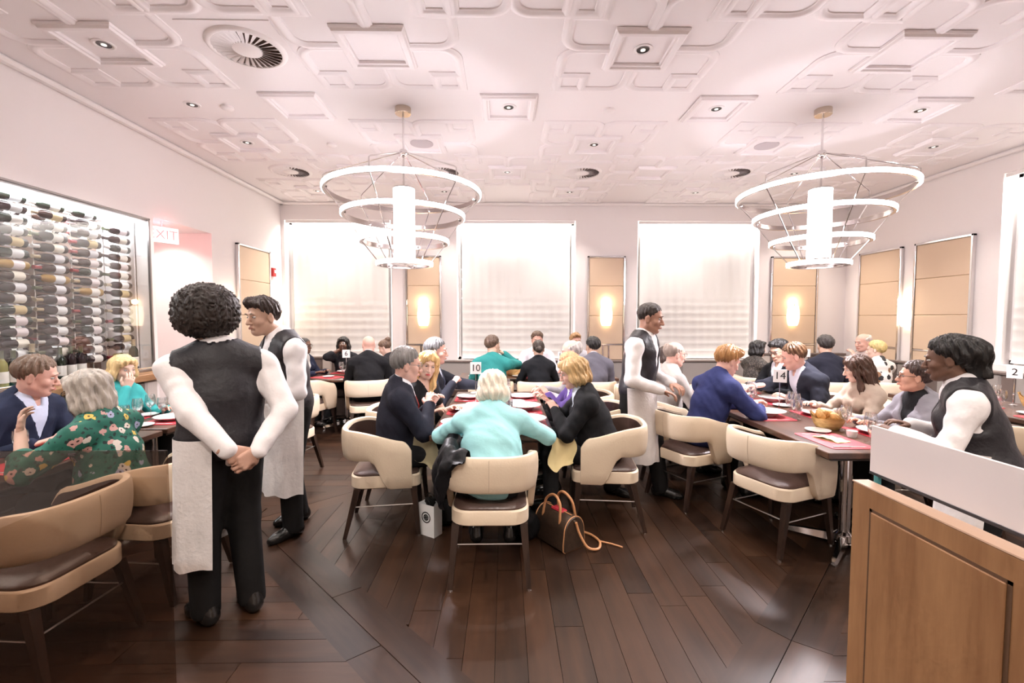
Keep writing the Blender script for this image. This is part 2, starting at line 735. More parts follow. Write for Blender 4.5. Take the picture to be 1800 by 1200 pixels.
# swirl vents
vb = MB()
for k in range(1):
    vb.add([(.12, -.012, -.016), (.29, -.026, -.016), (.29, .014, -.003), (.12, .004, -.004)], [(0, 1, 2, 3)])
    vb.add([(.12, -.012, -.018), (.29, -.026, -.018), (.29, .014, -.005), (.12, .004, -.006)], [(3, 2, 1, 0)])
me_blade = vb.mesh('blade', M_trim, False)
me_vdark = MB().lathe([(0, -.002), (.295, -.002)], 40).mesh('duct_opening', mat('duct dark', (.16, .11, .09), .8))
me_vring = MB().lathe([(.29, -.0025), (.29, -.016), (.3, -.02), (.33, -.012), (.34, 0)], 40).mesh('rim', M_trim)
me_vhub = MB().lathe([(0, -.019), (.11, -.019), (.13, -.012), (.13, -.0025)], 28).mesh('hub', M_trim)
for x, y, lb in ((-1.90, 3.50, 'large round swirl air vent nearest the camera, left of the chandeliers'),
                 (-2.9, 6.33, 'round swirl air vent in the ceiling beside the left wall, above the back windows'),
                 (-.86, 6.33, 'round swirl air vent partly hidden behind the left chandelier top ring'),
                 (1.06, 6.33, 'round swirl air vent in the middle of the ceiling between both chandeliers'),
                 (3.12, 6.31, 'round swirl air vent left of the right chandelier stem')):
    t = thing('ceiling_vent', lb, 'vent', (x, y, ZC), 0, 'swirl vents in the ceiling')
    t.scale = (.8, .8, 1)
    if y < 4:
        MB().box(-.4, .4, -.4, .4, -.006, 0, .002).build('plate', M_ceil, t)
        for o in (me_vdark,):
            put('duct_opening', o, t, (0, 0, -.006))
        put('rim', me_vring, t, (0, 0, -.006))
        put('hub', me_vhub, t, (0, 0, -.006))
        dz = -.006
    else:
        put('duct_opening', me_vdark, t)
        put('rim', me_vring, t)
        put('hub', me_vhub, t)
        dz = 0
    for k in range(30):
        put('blade', me_blade, t, (0, 0, dz), (0, 0, 2 * PI * k / 30))

# recessed downlights
me_dr = MB().lathe([(.072, 0), (.072, -.006), (.06, -.009), (.05, -.004), (.046, .0)], 24).mesh('trim_ring', M_trim)
me_dc = MB().lathe([(.046, -.0045), (.03, -.003), (0, -.003)], 24).mesh('reflector', mat('can dark', (.05, .045, .045), .25, .6))
me_db = MB().lathe([(.018, -.0035), (.018, -.008), (0, -.008)], 12).mesh('bulb', mat('bulb', (1, .95, .9), .3, emit=.5, ecol=(1, .93, .85)))
DL = []
rows = {-.7: 'added-fill', .6: 'added-unseen', 2.5: 'front', 3.47: 'second', 4.41: 'third', 5.32: 'fourth', 6.31: 'fifth', 7.28: 'sixth'}  # first two rows are out of view, added as fill from the camera end
colw = ['first', 'second', 'third', 'fourth', 'fifth']
for y, xs in ((-.7, EVEN), (.6, EVEN), (2.5, EVEN), (3.47, [-2.92, 1.03, 4.99]), (4.41, [-2.92, .04, 2.02, 3.99]), (5.32, [-2.92, 1.03, 4.99]), (6.31, [-1.93, .04, 3.99]), (7.28, [-2.92, -.945, 1.03, 3.03, 4.99])):
    for i, x in enumerate(xs):
        zz = ZC - (.002 if not (y == 4.41 and x == -2.92) else 0)
        t = thing('recessed_downlight', 'small recessed downlight in the %s ceiling row from the camera, %s from the left wall' % (rows[y], colw[i]), 'light', (x, y, zz), 0, 'recessed ceiling downlights')
        put('trim_ring', me_dr, t)
        put('reflector', me_dc, t)
        put('bulb', me_db, t)
        lamp('SPOT', 'downlight_beam', (0, 0, -.03), W_SPOT * (1.7 if y < 0 else 1), WARM, t, spot_size=math.radians(150 if y < 0 else 105), spot_blend=.7, shadow_soft_size=.05)
for x, y, lb in ((-2.62, 4.45, 'small round smoke detector on the ceiling left of the left chandelier stem'), (1.0, 4.45, 'small round smoke detector on the ceiling between the two chandelier stems'), (-1.98, 5.36, 'small round smoke detector beside the left chandelier hub')):
    tag(MB().lathe([(.055, 0), (.055, -.018), (.04, -.03), (0, -.032)], 24).build('smoke_detector', M_trim, loc=(x, y, ZC)), lb, 'detector')
for x, lb in ((-.945, 'round grey ceiling speaker grille behind the left chandelier hub'), (3.03, 'round grey ceiling speaker grille left of the right chandelier hub')):
    tag(MB().lathe([(.13, .0), (.13, -.006), (.12, -.008), (0, -.008)], 28).build('ceiling_speaker', mat('grille', (.56, .5, .52), .6), loc=(x, 5.32, ZC - .002)), lb, 'speaker')

# ---------------------------------------------------------------- walls
wl = MB()
T = .16
for y0, y1, z0, z1 in ((YF, 1.7, 0, ZC), (1.7, 5.07, 0, 1.03), (1.7, 5.07, 2.685, ZC), (5.07, 5.12, 0, ZC), (5.12, 6.12, 2.72, ZC), (6.12, YB + .2, 0, ZC)):
    wl.box(XL - T, XL, y0, y1, z0, z1)
wl.box(XL - 1.0, XL - .9, 5.0, 6.3, 0, 2.8)
wl.box(XL - .95, XL - T, 5.04, 5.12, 0, 2.8)
wl.box(XL - .95, XL - T, 6.12, 6.2, 0, 2.8)
wl.box(XL - .95, XL - T, 5.04, 6.2, 2.72, 2.8)
struct(wl.build('wall_left', M_wall, smooth=False))
wb = MB()
WIN = [(-3.80, -1.97), (-.83, 1.24), (2.33, 4.48)]
WZ0, WZ1 = .87, 3.305
xs = [XL - .1] + [v for w in WIN for v in w] + [XR + .1]
for i in range(0, len(xs), 2):
    wb.box(xs[i], xs[i + 1], YB, YB + .3, 0, ZC)
for a, b in WIN:
    wb.box(a, b, YB, YB + .3, 0, WZ0)
    wb.box(a, b, YB, YB + .3, WZ1, ZC)
struct(wb.build('wall_back', M_wall, smooth=False))
wr = MB()
RW = (3.75, 5.5)
for y0, y1, z0, z1 in ((YF, RW[0], 0, ZC), (RW[0], RW[1], 0, 1.04), (RW[0], RW[1], 3.35, ZC), (RW[1], YB + .2, 0, ZC)):
    wr.box(XR, XR + .3, y0, y1, z0, z1)
struct(wr.build('wall_right', M_wall, smooth=False))
struct(MB().box(XL - .2, XR + .3, YF - .15, YF, 0, ZC).build('wall_front', mat('entry wall', (.74, .64, .57), .6), smooth=False))


def shade_mesh(w, h, nx=64, nz=86, seed=0):
    """hanging roman shade: soft cross folds low down and vertical ripples, a thin two-sided sheet"""
    r = random.Random(seed)
    ph = [r.random() * 6 for _ in range(8)]
    sheets = []
    for off in (0, .006):
        P = []
        for j in range(nz + 1):
            z = h * j / nz
            low = max(0, 1 - z / (h * .5))
            fold = .015 * low ** .8 * (abs(((z / .135) % 1) - .5) * 2) ** 3
            row = []
            for i in range(nx + 1):
                x = w * (i / nx - .5)
                rip = .0035 * math.sin(x * 16 + ph[0] + .4 * math.sin(z * 3 + ph[1])) + .002 * math.sin(x * 41 + ph[2] + z * 1.3) + .004 * math.sin(x * 5 + z * 1.7 + ph[3]) * (.4 + low)
                rip += .006 * low * math.exp(-((((x + w / 2) / .23) % 1 - .5) * 9) ** 2)
                row.append((x, -fold - rip + off, z))
            P.append(row)
        sheets.append(P)
    mb = MB().grid(sheets[0])
    mb.grid([r[::-1] for r in sheets[1]])
    return mb.mesh('roman_shade', mat('sheer woven shade', (.78, .76, .735), .75, bump=(260, .12), stretch=(.3, 1, 3)))


def window(n, cx, cy, w, z0, z1, rz, seed):
    e = bpy.data.objects.new('window_%d' % n, None)
    COL.objects.link(e)
    e.location = (cx, cy, z0)
    e.rotation_euler = (0, 0, rz)
    struct(e)
    h = z1 - z0
    MB().box(-w / 2, w / 2, .22, .26, 0, h).build('window_back', M_wall, e, smooth=False)
    fr = MB()
    fr.box(-w / 2, -w / 2 + .05, .19, .22, 0, h).box(w / 2 - .05, w / 2, .19, .22, 0, h).box(-w / 2, w / 2, .19, .22, 0, .05).box(-w / 2, w / 2, .19, .22, h - .05, h)
    fr.build('window_frame', M_trim, e, smooth=False)
    MB().box(-w / 2 + .05, w / 2 - .05, .2, .206, .05, h - .05).build('pane', M_pane, e, smooth=False)
    put('roman_shade', shade_mesh(w - .16, h - .1, seed=seed), e, (0, .13, .02))
    MB().box(-w / 2 + .02, w / 2 - .02, .005, .035, h - .05, h - .005).build('light_valance', M_trim, e, smooth=False)
    MB().box(-w / 2 + .03, w / 2 - .03, .045, .06, h - .02, h - .008).build('light_strip', M_strip, e, smooth=False)
    lamp('AREA', 'cove_light', (0, .06, h - .03), W_COVE, (1, .96, .9), e, (math.radians(18), 0, 0), shape='RECTANGLE', size=w - .1, size_y=.05)
    for sx in (-1, 1):
        MB().box(sx * (w / 2 - .012) - .006, sx * (w / 2 - .012) + .006, .05, .06, .05, h - .05).build('side_light', mat('side glow', (1, 1, 1), .4, emit=1.6, ecol=(1, .97, .88)), e, smooth=False)
    return e


for i, (a, b) in enumerate(WIN):
    window(i + 1, (a + b) / 2, YB, b - a, WZ0, WZ1, 0, i)
window(4, XR, sum(RW) / 2, RW[1] - RW[0], 1.04, 3.35, -PI / 2, 9)


# ---------------------------------------------------------------- upholstered wall panels and sconces
def wall_panel(lb, c, w, rz, z0=.88, z1=2.69):
    t = thing('wall_panel', lb, 'panel', (c[0], c[1], 0), rz, 'beige upholstered wall panels')
    f = .028
    for n, bx in (('frame_stile', (-w / 2, -w / 2 + f, -.05, 0, z0, z1)), ('frame_stile', (w / 2 - f, w / 2, -.05, 0, z0, z1)), ('frame_rail', (-w / 2, w / 2, -.05, 0, z1 - f, z1)), ('frame_rail', (-w / 2 + f, w / 2 - f, -.04, 0, 1.135, 1.155))):
        MB().box(*bx, c=.003).build(n, M_chrome, t)
    a, b = -w / 2 + f, w / 2 - f
    for lo, hi in ((2.172, z1 - f), (1.652, 2.17), (1.155, 1.65)):
        MB().box(a, b, -.038, 0, lo, hi, c=.009).build('cushion', M_panel, t)
    MB().box(a, -.06, -.036, 0, z0, 1.133, c=.008).build('cushion', M_panel, t)
    MB().box(.06, b, -.036, 0, z0, 1.133, c=.008).build('cushion', M_panel, t)
    MB().box(-.045, .045, -.03, 0, z0, 1.133, c=.008).build('cushion', M_panel, t)
    for x in (-.052, .052):
        MB().box(x - .007, x + .007, -.042, 0, z0, 1.135).build('mullion', M_chrome, t)
    return t


wall_panel('beige upholstered wall panel between the first and second back windows', (-1.41, YB), .62, 0)
wall_panel('beige upholstered wall panel between the second and third back windows', (1.78, YB), .66, 0)
wall_panel('beige upholstered wall panel right of the third back window, behind the right chandelier', (5.10, YB), .83, 0)
wall_panel('beige upholstered panel on the left wall beside the red fire alarm', (XL, 7.09), .9, PI / 2)
wall_panel('beige upholstered panel on the right wall nearest the back corner', (XR, 7.25), .82, -PI / 2)
wall_panel('beige upholstered panel on the right wall beside the right window', (XR, 6.2), .84, -PI / 2)


def sconce(lb, c, rz, dp=.04):
    t = thing('wall_sconce', lb, 'lamp', (c[0], c[1], 1.65), rz, 'glowing wall sconces')
    P = []
    for j in range(13):
        z = -.17 + .34 * j / 12
        w = .075 + .03 * math.sin((j / 12) ** .8 * PI * .85)
        P.append([(w * math.cos(PI + PI * i / 12), .0 + 1.0 * w * math.sin(PI + PI * i / 12) - .0, z) for i in range(13)])
    MB().grid(P).build('shade', M_sconce, t, (0, -dp, 0))
    MB().box(-.05, .05, -dp, 0, -.12, .12, .004).build('back_plate', M_nickel, t)
    MB().cyl((0, -dp - .04, .17), (0, -dp - .04, .21), .006, n=8).build('finial', M_chrome, t)
    lamp('POINT', 'sconce_light', (0, -dp - .05, .24), 1.6, (1, .75, .5), t, shadow_soft_size=.04)
    return t


sconce('glowing wall sconce on the panel left of the middle window', (-1.41, YB), 0)
sconce('glowing wall sconce on the panel right of the middle window', (1.78, YB), 0)
sconce('glowing wall sconce on the back panel under the right chandelier', (5.08, YB), 0)
sconce('glowing wall sconce between the two panels of the right wall', (XR, 6.72), -PI / 2, .01)
sconce('glowing wall sconce on the left wall just behind the afro haired waiter', (XL, 6.44), PI / 2, .01)
sconce('glowing wall sconce on the left wall below the fire alarm', (XL, 7.72), PI / 2, .01)

# fire alarm
t = thing('fire_alarm', 'small red fire alarm on the left wall near the back corner', 'alarm', (XL, 7.66, 2.37))
MB().box(0, .05, -.05, .05, -.07, .07, .006).build('housing', mat('alarm red', (.55, .03, .03), .4), t)
MB().box(.05, .06, -.025, .025, -.015, .035, .003).build('strobe_lens', M_white, t)

# exit sign hanging in the alcove
t = thing('exit_sign', 'lit exit sign hanging in the pink lit alcove beside the wine cabinet', 'sign', (XL - .1, 5.38, 2.57), math.radians(62))
M_exit = mat('exit face', (1, .9, .88), .4, emit=1.1, ecol=(1, .8, .78))
MB().box(-.17, .17, -.02, .02, -.1, .09, .004).build('housing', M_trim, t)
MB().box(-.16, .16, -.024, -.02, -.09, .08).build('lit_face', M_exit, t, smooth=False)
put('lettering', text_mesh('EXIT', .15, mat('exit red', (.9, .1, .1), .4, emit=.7, ecol=(1, .25, .25))), t, (0, -.025, -.005), (PI / 2, 0, 0))
MB().cyl((0, 0, .09), (0, 0, .15), .01).build('stem', M_trim, t)
lamp('POINT', 'exit_glow', (0, -.12, .06), 1.3, (1, .12, .16), t, shadow_soft_size=.1)
lamp('POINT', 'exit_glow', (0, .12, .07), 1.5, (1, .12, .16), t, shadow_soft_size=.1)

t = thing('recessed_downlight', 'added unseen downlight brightening the exit sign alcove from its ceiling', 'light', (XL - .5, 5.75, 2.72), 0, 'recessed ceiling downlights')  # unseen fill lamp, added to brighten the alcove beyond the sign's own glow
put('trim_ring', me_dr, t)
put('reflector', me_dc, t)
put('bulb', me_db, t)
lamp('SPOT', 'downlight_beam', (0, 0, -.03), 24, WARM, t, spot_size=math.radians(140), spot_blend=.7, shadow_soft_size=.05)
# ---------------------------------------------------------------- wine cabinet in the left wall
CY0, CY1, CZ0, CZ1, CXB = 1.7, 5.07, 1.03, 2.685, -4.42
t = thing('wine_cabinet', 'glass fronted wine cabinet built into the left wall, brightly lit from above', 'cabinet', (XL, 0, 0))
M_cabw = wood('cabinet walnut', (.16, .085, .06), (.27, .16, .12), 6, .4, 'Y')
MB().box(CXB - .02 - XL, CXB - XL, CY0, CY1, CZ0, CZ1).build('back_panel', mat('mirror brown', (.36, .24, .19), .25, .1), t, smooth=False)
MB().box(CXB - XL, -T, CY0, CY1, CZ0 - .02, CZ0 + .012).build('floor_shelf', M_oakb, t, smooth=False)
MB().box(CXB - XL, -.02, CY0, CY1, CZ1 - .03, CZ1).build('top_panel', M_trim, t, smooth=False)
MB().box(CXB - XL, -T, CY1 - .01, CY1 + .02, CZ0, CZ1).build('end_panel', mat('cabinet end', (.5, .43, .4), .35), t, smooth=False)
MB().box(CXB - XL, -T, CY0 - .02, CY0, CZ0, CZ1).build('end_panel', M_trim, t, smooth=False)
for k in range(9):
    y = 4.95 - k * .37
    for j, (za, zb) in enumerate(((2.44, 2.535), (2.55, 2.645))):
        MB().box(CXB - XL, CXB - XL + .012, y - .34, y, za, zb, .003).build('frosted_tile', mat('frosted tile', (.82, .85, .87), .5, emit=.55, ecol=(.9, .97, 1)), t)
MB().box(-.32, -.12, CY0 + .05, CY1 - .05, CZ1 - .05, CZ1 - .032).build('light_panel', mat('cabinet lamp', (1, 1, 1), .4, emit=9, ecol=(.93, .98, 1)), t, smooth=False)
lamp('AREA', 'cabinet_light', (-.25, 3.4, CZ1 - .06), W_CAB, (.93, .97, 1), t, shape='RECTANGLE', size=.25, size_y=3.2)
for bx in ((-.02, .006, CY0, CY1, CZ1 - .02, CZ1), (-.02, .006, CY0, CY1, CZ0, CZ0 + .025), (-.02, .006, CY1 - .022, CY1, CZ0, CZ1)):
    MB().box(*bx, c=.002).build('frame_bar', mat('cabinet steel', (.33, .31, .31), .3, 1.), t)
for ya, yb in ((CY0, 2.98), (2.985, 4.02), (4.025, CY1 - .022)):
    MB().box(-.012, -.004, ya + .002, yb - .002, CZ0 + .025, CZ1 - .02).build('glass_pane', M_pane, t, smooth=False)
MB().box(0, .2, CY0, CY1 + .03, CZ0 - .07, CZ0, .006).build('ledge', M_oakb, t)
MB().tube([(.15, CY0 + .1, CZ0 + .06), (.15, CY1 - .1, CZ0 + .06)], .006, 6).build('guard_rail', M_chrome, t)
for k in range(8):
    MB().cyl((.15, CY1 - .12 - k * .42, CZ0), (.15, CY1 - .12 - k * .42, CZ0 + .06), .006, n=6).build('rail_post', M_chrome, t)

# a wine bottle lying on its side, neck towards the room's front (-Y)
BCOL = [('green bottle glass', (.012, .02, .012)), ('brown bottle glass', (.035, .012, .008)), ('dark bottle glass', (.018, .006, .008)), ('amber bottle glass', (.35, .2, .04)), ('pale bottle glass', (.28, .26, .10))]
BM = [mat(n, c, .12, spec=.4) for n, c in BCOL]
LAB = [mat('bottle label %d' % i, c, .6) for i, c in enumerate([(.82, .8, .76), (.8, .76, .66), (.7, .7, .74), (.78, .8, .82), (.62, .5, .28), (.75, .68, .7)])]
FOIL = [mat('foil %d' % i, c, .35, .4) for i, c in enumerate([(.05, .03, .03), (.35, .03, .04), (.55, .45, .3), (.1, .12, .06), (.75, .72, .7)])]
prof = [(0, .006), (.03, .0), (.0365, .006), (.0375, .03), (.0375, .18), (.034, .205), (.022, .225), (.0155, .24), (.0145, .29), (.0165, .293), (.0165, .3), (.012, .3), (0, .3)]
me_bot = [MB().lathe(prof, 16).mesh('bottle', m) for m in BM]
me_lab = [MB().lathe([(.0379, .045), (.0384, .046), (.0384, .135), (.0379, .136)], 16).mesh('label_paper', m) for m in LAB]
me_foil = [MB().lathe([(.0160, .238), (.0155, .25), (.0152, .288), (.0172, .292), (.0172, .3015), (0, .3015)], 14).mesh('foil', m) for m in FOIL]
ORD = ['first', 'second', 'third', 'fourth', 'fifth', 'sixth', 'seventh', 'eighth', 'ninth', 'tenth', 'eleventh', 'twelfth', 'thirteenth', 'fourteenth', 'fifteenth', 'sixteenth']
rb = random.Random(11)


def bottle(lb, loc, rot, ci, li, fi, roll=0.):
    o = tag(put('wine_bottle', me_bot[ci], None, loc, rot), lb, 'bottle', 'wine bottles in the lit cabinet')
    put('label_paper', me_lab[li], o)
    put('foil', me_foil[fi], o)
    return o


CN = ['green', 'brown', 'dark', 'amber', 'pale']
for c in range(5):
    for r in range(15):
        y = 5.0 - c * .35
        z = 2.515 - r * .0935
        ci = rb.choice([0, 1, 2, 2, 2, 1])
        if (c, r) in ((2, 6), (3, 5), (0, 14), (1, 7)):
            ci = 3 if c != 0 else 4
        if r > 11:
            ci = 2 if ci != 4 else 4
        bottle('%s wine bottle lying in cabinet column %s from the right, %s row from the top' % (CN[ci], ORD[c], ORD[r]), (-4.05, y, z), (PI / 2 + rb.uniform(-.03, .03), 0, rb.uniform(-.03, .03)), ci, rb.choice([0, 0, 1, 2, 3, 3, 4, 5]), rb.randrange(5))
        if r % 1 == 0 and c < 5:
            bottle('wine bottle in the rear layer behind cabinet column %s from the right, %s row' % (ORD[c], ORD[r]), (-4.26, y - .2, z + .02), (PI / 2, 0, 0), rb.choice([1, 2, 2]), rb.choice([0, 3, 5]), rb.randrange(5))
for c in range(5):
    for dy in (.06, .24):
        for dx in (-.1,):
            MB().cyl((-4.0 + dx - XL, 5.0 - c * .35 - dy, CZ0), (-4.0 + dx - XL, 5.0 - c * .35 - dy, CZ1 - .05), .004, n=6).build('rack_rod', M_chrome, t)
for k, (y, h, ci) in enumerate(((4.9, 1.12, 0), (4.34, 1.0, 2), (4.24, 1., 2), (4.14, 1., 0), (3.9, 1.15, 0), (3.75, 1., 0), (3.66, 1., 4), (3.57, 1., 0))):
    o = bottle(['champagne bottle with gold foil standing at the right end of the cabinet', 'wine bottle standing low in the cabinet, second from the champagne', 'wine bottle standing low in the cabinet, third from the champagne', 'wine bottle standing low in the cabinet, fourth from the champagne', 'gold topped bottle standing in the cabinet behind the balding man', 'green bottle standing low at the far left of the cabinet', 'pale bottle standing low at the far left of the cabinet', 'dark green bottle standing leftmost in the cabinet'][k], (-3.99 if k else -3.95, y, CZ0 + .013), (0, 0, 0), ci, 0 if k else 1, 2 if k in (0, 4) else 3)
    o.scale = (h, h, h)
for k in range(4):
    bottle('wine bottle on the bright top shelf of the cabinet, %s from the left' % ORD[k], (-4.05, 3.62 + k * .33, 2.6), (PI / 2, 0, 0), 0, 3, 4)
# ================================================================ FURNITURE

# ---------------------------------------------------------------- banquettes
def banquette(lb, c, length, rz, back=1.0, n=None, mats=(M_stripel, M_taupe), seat=True, stripe=.16):
    """wall bench, back against local y=0, facing local -y; back split into upholstered channels"""
    t = thing('banquette', lb, 'bench', (c[0], c[1], 0), rz)
    L = length / 2
    MB().box(-L, L, -.5, -.02, 0, .3, .01).build('plinth', M_taupe, t)
    MB().box(-L, L, -.54, -.1, .3, .46, .03).build('seat', M_brownl, t)
    n = n or max(1, int(length / stripe))
    for k in range(n):
        a, b = -L + 2 * L * k / n, -L + 2 * L * (k + 1) / n
        MB().box(a, b, -.12, -.01, .44, back - .02, .02).build('back_channel', mats[k % len(mats)], t)
    MB().box(-L, L, -.13, 0, back - .02, back + .015, .006).build('top_rail', M_taupe, t)
    return t


banquette('striped banquette bench along the left wall under the wine cabinet', (XL, 3.2), 3.5, PI / 2, .97)
banquette('striped banquette bench under the first back window beside the number six table', (-2.75, YB), 2.1, 0, .93)
banquette('grey panelled banquette bench under the middle back window', (.3, YB), 2.9, 0, .86, n=4, mats=(M_greyp,))
banquette('grey panelled banquette bench under the third back window', (3.1, YB), 2.5, 0, .86, n=4, mats=(M_greyp,))
banquette('striped banquette bench in the back right corner beside the number seven table', (5.25, YB), 1.5, 0, .98)
banquette('taupe striped banquette bench along the right wall behind the dark bun waitress', (XR, 5.4), 4.0, -PI / 2, .95, mats=(M_greyp, M_taupe))

# ---------------------------------------------------------------- the cream barrel chair
def sstep(a, b, x):
    x = min(1, max(0, (x - a) / (b - a)))
    return x * x * (3 - 2 * x)


def chair_path(n=44):
    pts = []
    side, arc = [], []
    R_, D_ = .258, .22
    for k in range(23):
        a = PI / 2 * k / 22
        e = 2 / 2.9
        arc.append((R_ * math.copysign(abs(math.sin(a)) ** e, 1), -.07 - D_ * abs(math.cos(a)) ** e))
    for k in range(1, 13):
        side.append((R_ - .006 * k / 12, -.07 + .26 * k / 12))
    half = arc + side
    return [(-x, y) for x, y in half[::-1]] + half[1:]


def build_chair():
    t = thing('barrel_chair', 'proto', 'chair')
    path = chair_path()
    m = len(path)
    ds = [0.]
    for i in range(1, m):
        ds.append(ds[-1] + math.dist(path[i], path[i - 1]))
    tot = ds[-1]
    outer_rows, lin = [], []
    for i, (x, y) in enumerate(path):
        q = abs(ds[i] / tot - .5) * 2
        a, b = path[max(i - 1, 0)], path[min(i + 1, m - 1)]
        d = Vector((b[0] - a[0], b[1] - a[1])).normalized()
        nx, ny = d.y, -d.x          # outward
        top = .80 - .085 * sstep(.38, .97, q) - .07 * max(0, (q - .9) / .1) ** 2
        bot = .585 - .215 * sstep(.56, .76, q)
        th = .042
        col = []
        for z, w in ((bot + .008, -.5), (bot, -.15), (bot, .3), (bot + .012, .5)):
            tilt = .045 * (z - .4)
            col.append((x + nx * (w * th + tilt), y + ny * (w * th + tilt), z))
        for f in (.25, .5, .75):
            z = bot + (top - bot) * f
            tilt = .045 * (z - .4) + .008 * math.sin(f * PI)
            col.append((x + nx * (.5 * th + tilt), y + ny * (.5 * th + tilt), z))
        for z, w in ((top - .014, .5), (top - .003, .34), (top, .0), (top - .003, -.34), (top - .014, -.5)):
            tilt = .045 * (z - .4)
            col.append((x + nx * (w * th + tilt), y + ny * (w * th + tilt), z))
        for f in (.75, .5, .25):
            z = bot + (top - bot) * f
            tilt = .045 * (z - .4)
            col.append((x + nx * (-.5 * th + tilt), y + ny * (-.5 * th + tilt), z))
        outer_rows.append(col)
        lin.append([(x + nx * (-.57 * th + .045 * (z - .4)), y + ny * (-.57 * th + .045 * (z - .4)), z) for z in [bot + .02 + (top - bot - .045) * f for f in (0, .33, .66, 1)]])
    mb = MB().grid(outer_rows, wrap=True)
    k = len(outer_rows[0])
    mb.f += [tuple(range(k)), tuple(range((m - 1) * k, m * k))[::-1]]
    bk = mb.build('backrest', M_cream, t)
    MB().grid([r[::-1] for r in lin]).build('lining', M_brownl, t)
    for sx in (0,):
        seam = [outer_rows[m // 2][j] for j in (3, 4, 5, 6, 7)]
        MB().tube([(p[0], p[1] - .001, p[2]) for p in seam], .0018, 5).build('seam', mat('cream piping', (.62, .5, .38), .5), bk)
    sp = rrect(-.252, -.25, .252, .255, (.1, .05, .05, .1)) if False else rrect(-.237, -.255, .237, .25, (.11, .11, .06, .06))
    sm = MB()
    rows_ = []
    for z, o in ((.372, .02), (.365, .004) if False else (.368, .008), (.375, 0), (.45, 0), (.458, .006), (.46, .016)):
        rows_.append([(x * (1 - o / .25), y * (1 - o / .25), z) for x, y in sp])
    sm.grid(rows_, wrap=True)
    k = len(sp)
    sm.f += [tuple(range(k))[::-1], tuple(range((len(rows_) - 1) * k, len(rows_) * k))]
    sm.build('seat', M_cream, t)
    cu = MB()
    rows_ = [[(x * s, y * s, z) for x, y in sp] for s, z in ((.95, .459), (.95, .468), (.9, .479), (.6, .487), (.02, .489))]
    cu.grid(rows_, wrap=True)
    cu.build('seat_cushion', M_brownl, t)
    for sx in (-1, 1):
        for sy in (-1, 1):
            fx, fy = sx * .205, (.2 if sy > 0 else -.2)
            gx, gy = sx * .232, (.235 if sy > 0 else -.29)
            lg = MB()
            P = []
            for f, w in ((0, .023), (1, .0135)):
                cx, cy, z = fx + (gx - fx) * f, fy + (gy - fy) * f, .37 * (1 - f) + .012 * f
                P.append([(cx - w, cy - w, z), (cx + w, cy - w, z), (cx + w, cy + w, z), (cx - w, cy + w, z)])
            lg.grid(P, wrap=True)
            lg.f += [(0, 1, 2, 3), (7, 6, 5, 4)]
            l = lg.build('leg', M_leg, t, smooth=False)
            MB().cyl((gx, gy, 0), (gx, gy, .013), .013, n=10).build('glide', M_chrome, l)
    def lp(sx, sy, z):
        f = (.37 - z) / .358
        return (sx * (.205 + .027 * f), (.2 + .035 * f) if sy > 0 else (-.2 - .09 * f), z)
    for a, b in (((-1, -1), (1, -1)), ((-1, -1), (-1, 1)), ((1, -1), (1, 1))):
        z = .235 if a != (-1, -1) or b != (1, -1) else .25
        MB().cyl(lp(*a, z), lp(*b, z), .005, n=8).build('stretcher', M_steel, t)
    return t


CH = build_chair()
first = [True]


def chair(x, y, face, lb):
    """face: degrees, 0 = facing away (+Y), 90 = facing left (-X), -90 = facing right"""
    if first[0]:
        first[0] = False
        CH.location, CH.rotation_euler = (x, y, 0), (0, 0, math.radians(face))
        CH['label'], CH['group'] = lb, 'cream barrel chairs'
        return CH
    return dup(CH, lb, (x, y, 0), math.radians(face), 'cream barrel chairs')


chair(-.09, 2.90, 0, 'cream barrel chair with its back to the camera, under the turquoise jacket lady')
chair(-.90, 3.50, -82, 'cream barrel chair under the grey haired man with glasses at the centre table')
chair(-.92, 4.17, -90, 'cream barrel chair under the long haired blonde woman in black')
chair(-.90, 4.84, -90, 'cream barrel chair under the stout grey haired man at the centre table')
chair(.78, 3.56, 84, 'cream barrel chair under the blonde woman in the black jacket')
chair(.83, 4.25, 90, 'cream barrel chair under the red haired woman at the centre table')
chair(.85, 4.93, 90, 'cream barrel chair under the pink faced white haired man at the centre table')
chair(-.18, 6.0, 0, 'cream barrel chair under the man in the teal shirt')
chair(.46, 6.0, 0, 'cream barrel chair under the woman in black seen from behind')
chair(1.16, 6.0, 0, 'cream barrel chair under the grey suited man seen from behind')
chair(-2.66, 6.22, -16, 'empty cream barrel chair at the number six table')
chair(-1.86, 6.18, 18, 'cream barrel chair under the bald man in the black suit')
chair(-1.58, 6.95, 95, 'cream barrel chair under the woman with a hair bun at the number six table')
chair(-2.2, 2.12, 86, 'empty cream barrel chair nearest the camera at the left edge')
chair(-2.1, 2.74, 84, 'cream barrel chair under the woman in the floral dress')
chair(-2.28, 4.66, 80, 'cream barrel chair behind the waiters at the left tables')
chair(2.0, 3.23, -68, 'empty cream barrel chair with brown seat in front of the number fourteen table')
chair(1.66, 3.98, -66, 'cream barrel chair under the man in the blue suit')
chair(1.62, 4.68, -84, 'cream barrel chair under the man in the pale grey shirt')
chair(1.65, 5.35, -90, 'cream barrel chair under the dark haired woman behind the walking waiter')
chair(3.22, 3.30, 90, 'cream barrel chair under the short haired woman with glasses, behind the frosted screen')
chair(3.3, 3.95, 90, 'cream barrel chair under the long brown haired woman in beige')
chair(3.34, 4.62, 90, 'cream barrel chair under the man in navy with the open collar')
chair(3.3, 5.3, 90, 'cream barrel chair under the black haired man with glasses')
chair(3.55, 6.35, -80, 'cream barrel chair under the woman with the black bob')
chair(4.3, 6.95 - 1.05, -5, 'cream barrel chair under the dark curly haired man at the number seven table')
chair(4.98, 5.85, 10, 'cream barrel chair under the blonde woman in the cow print top')
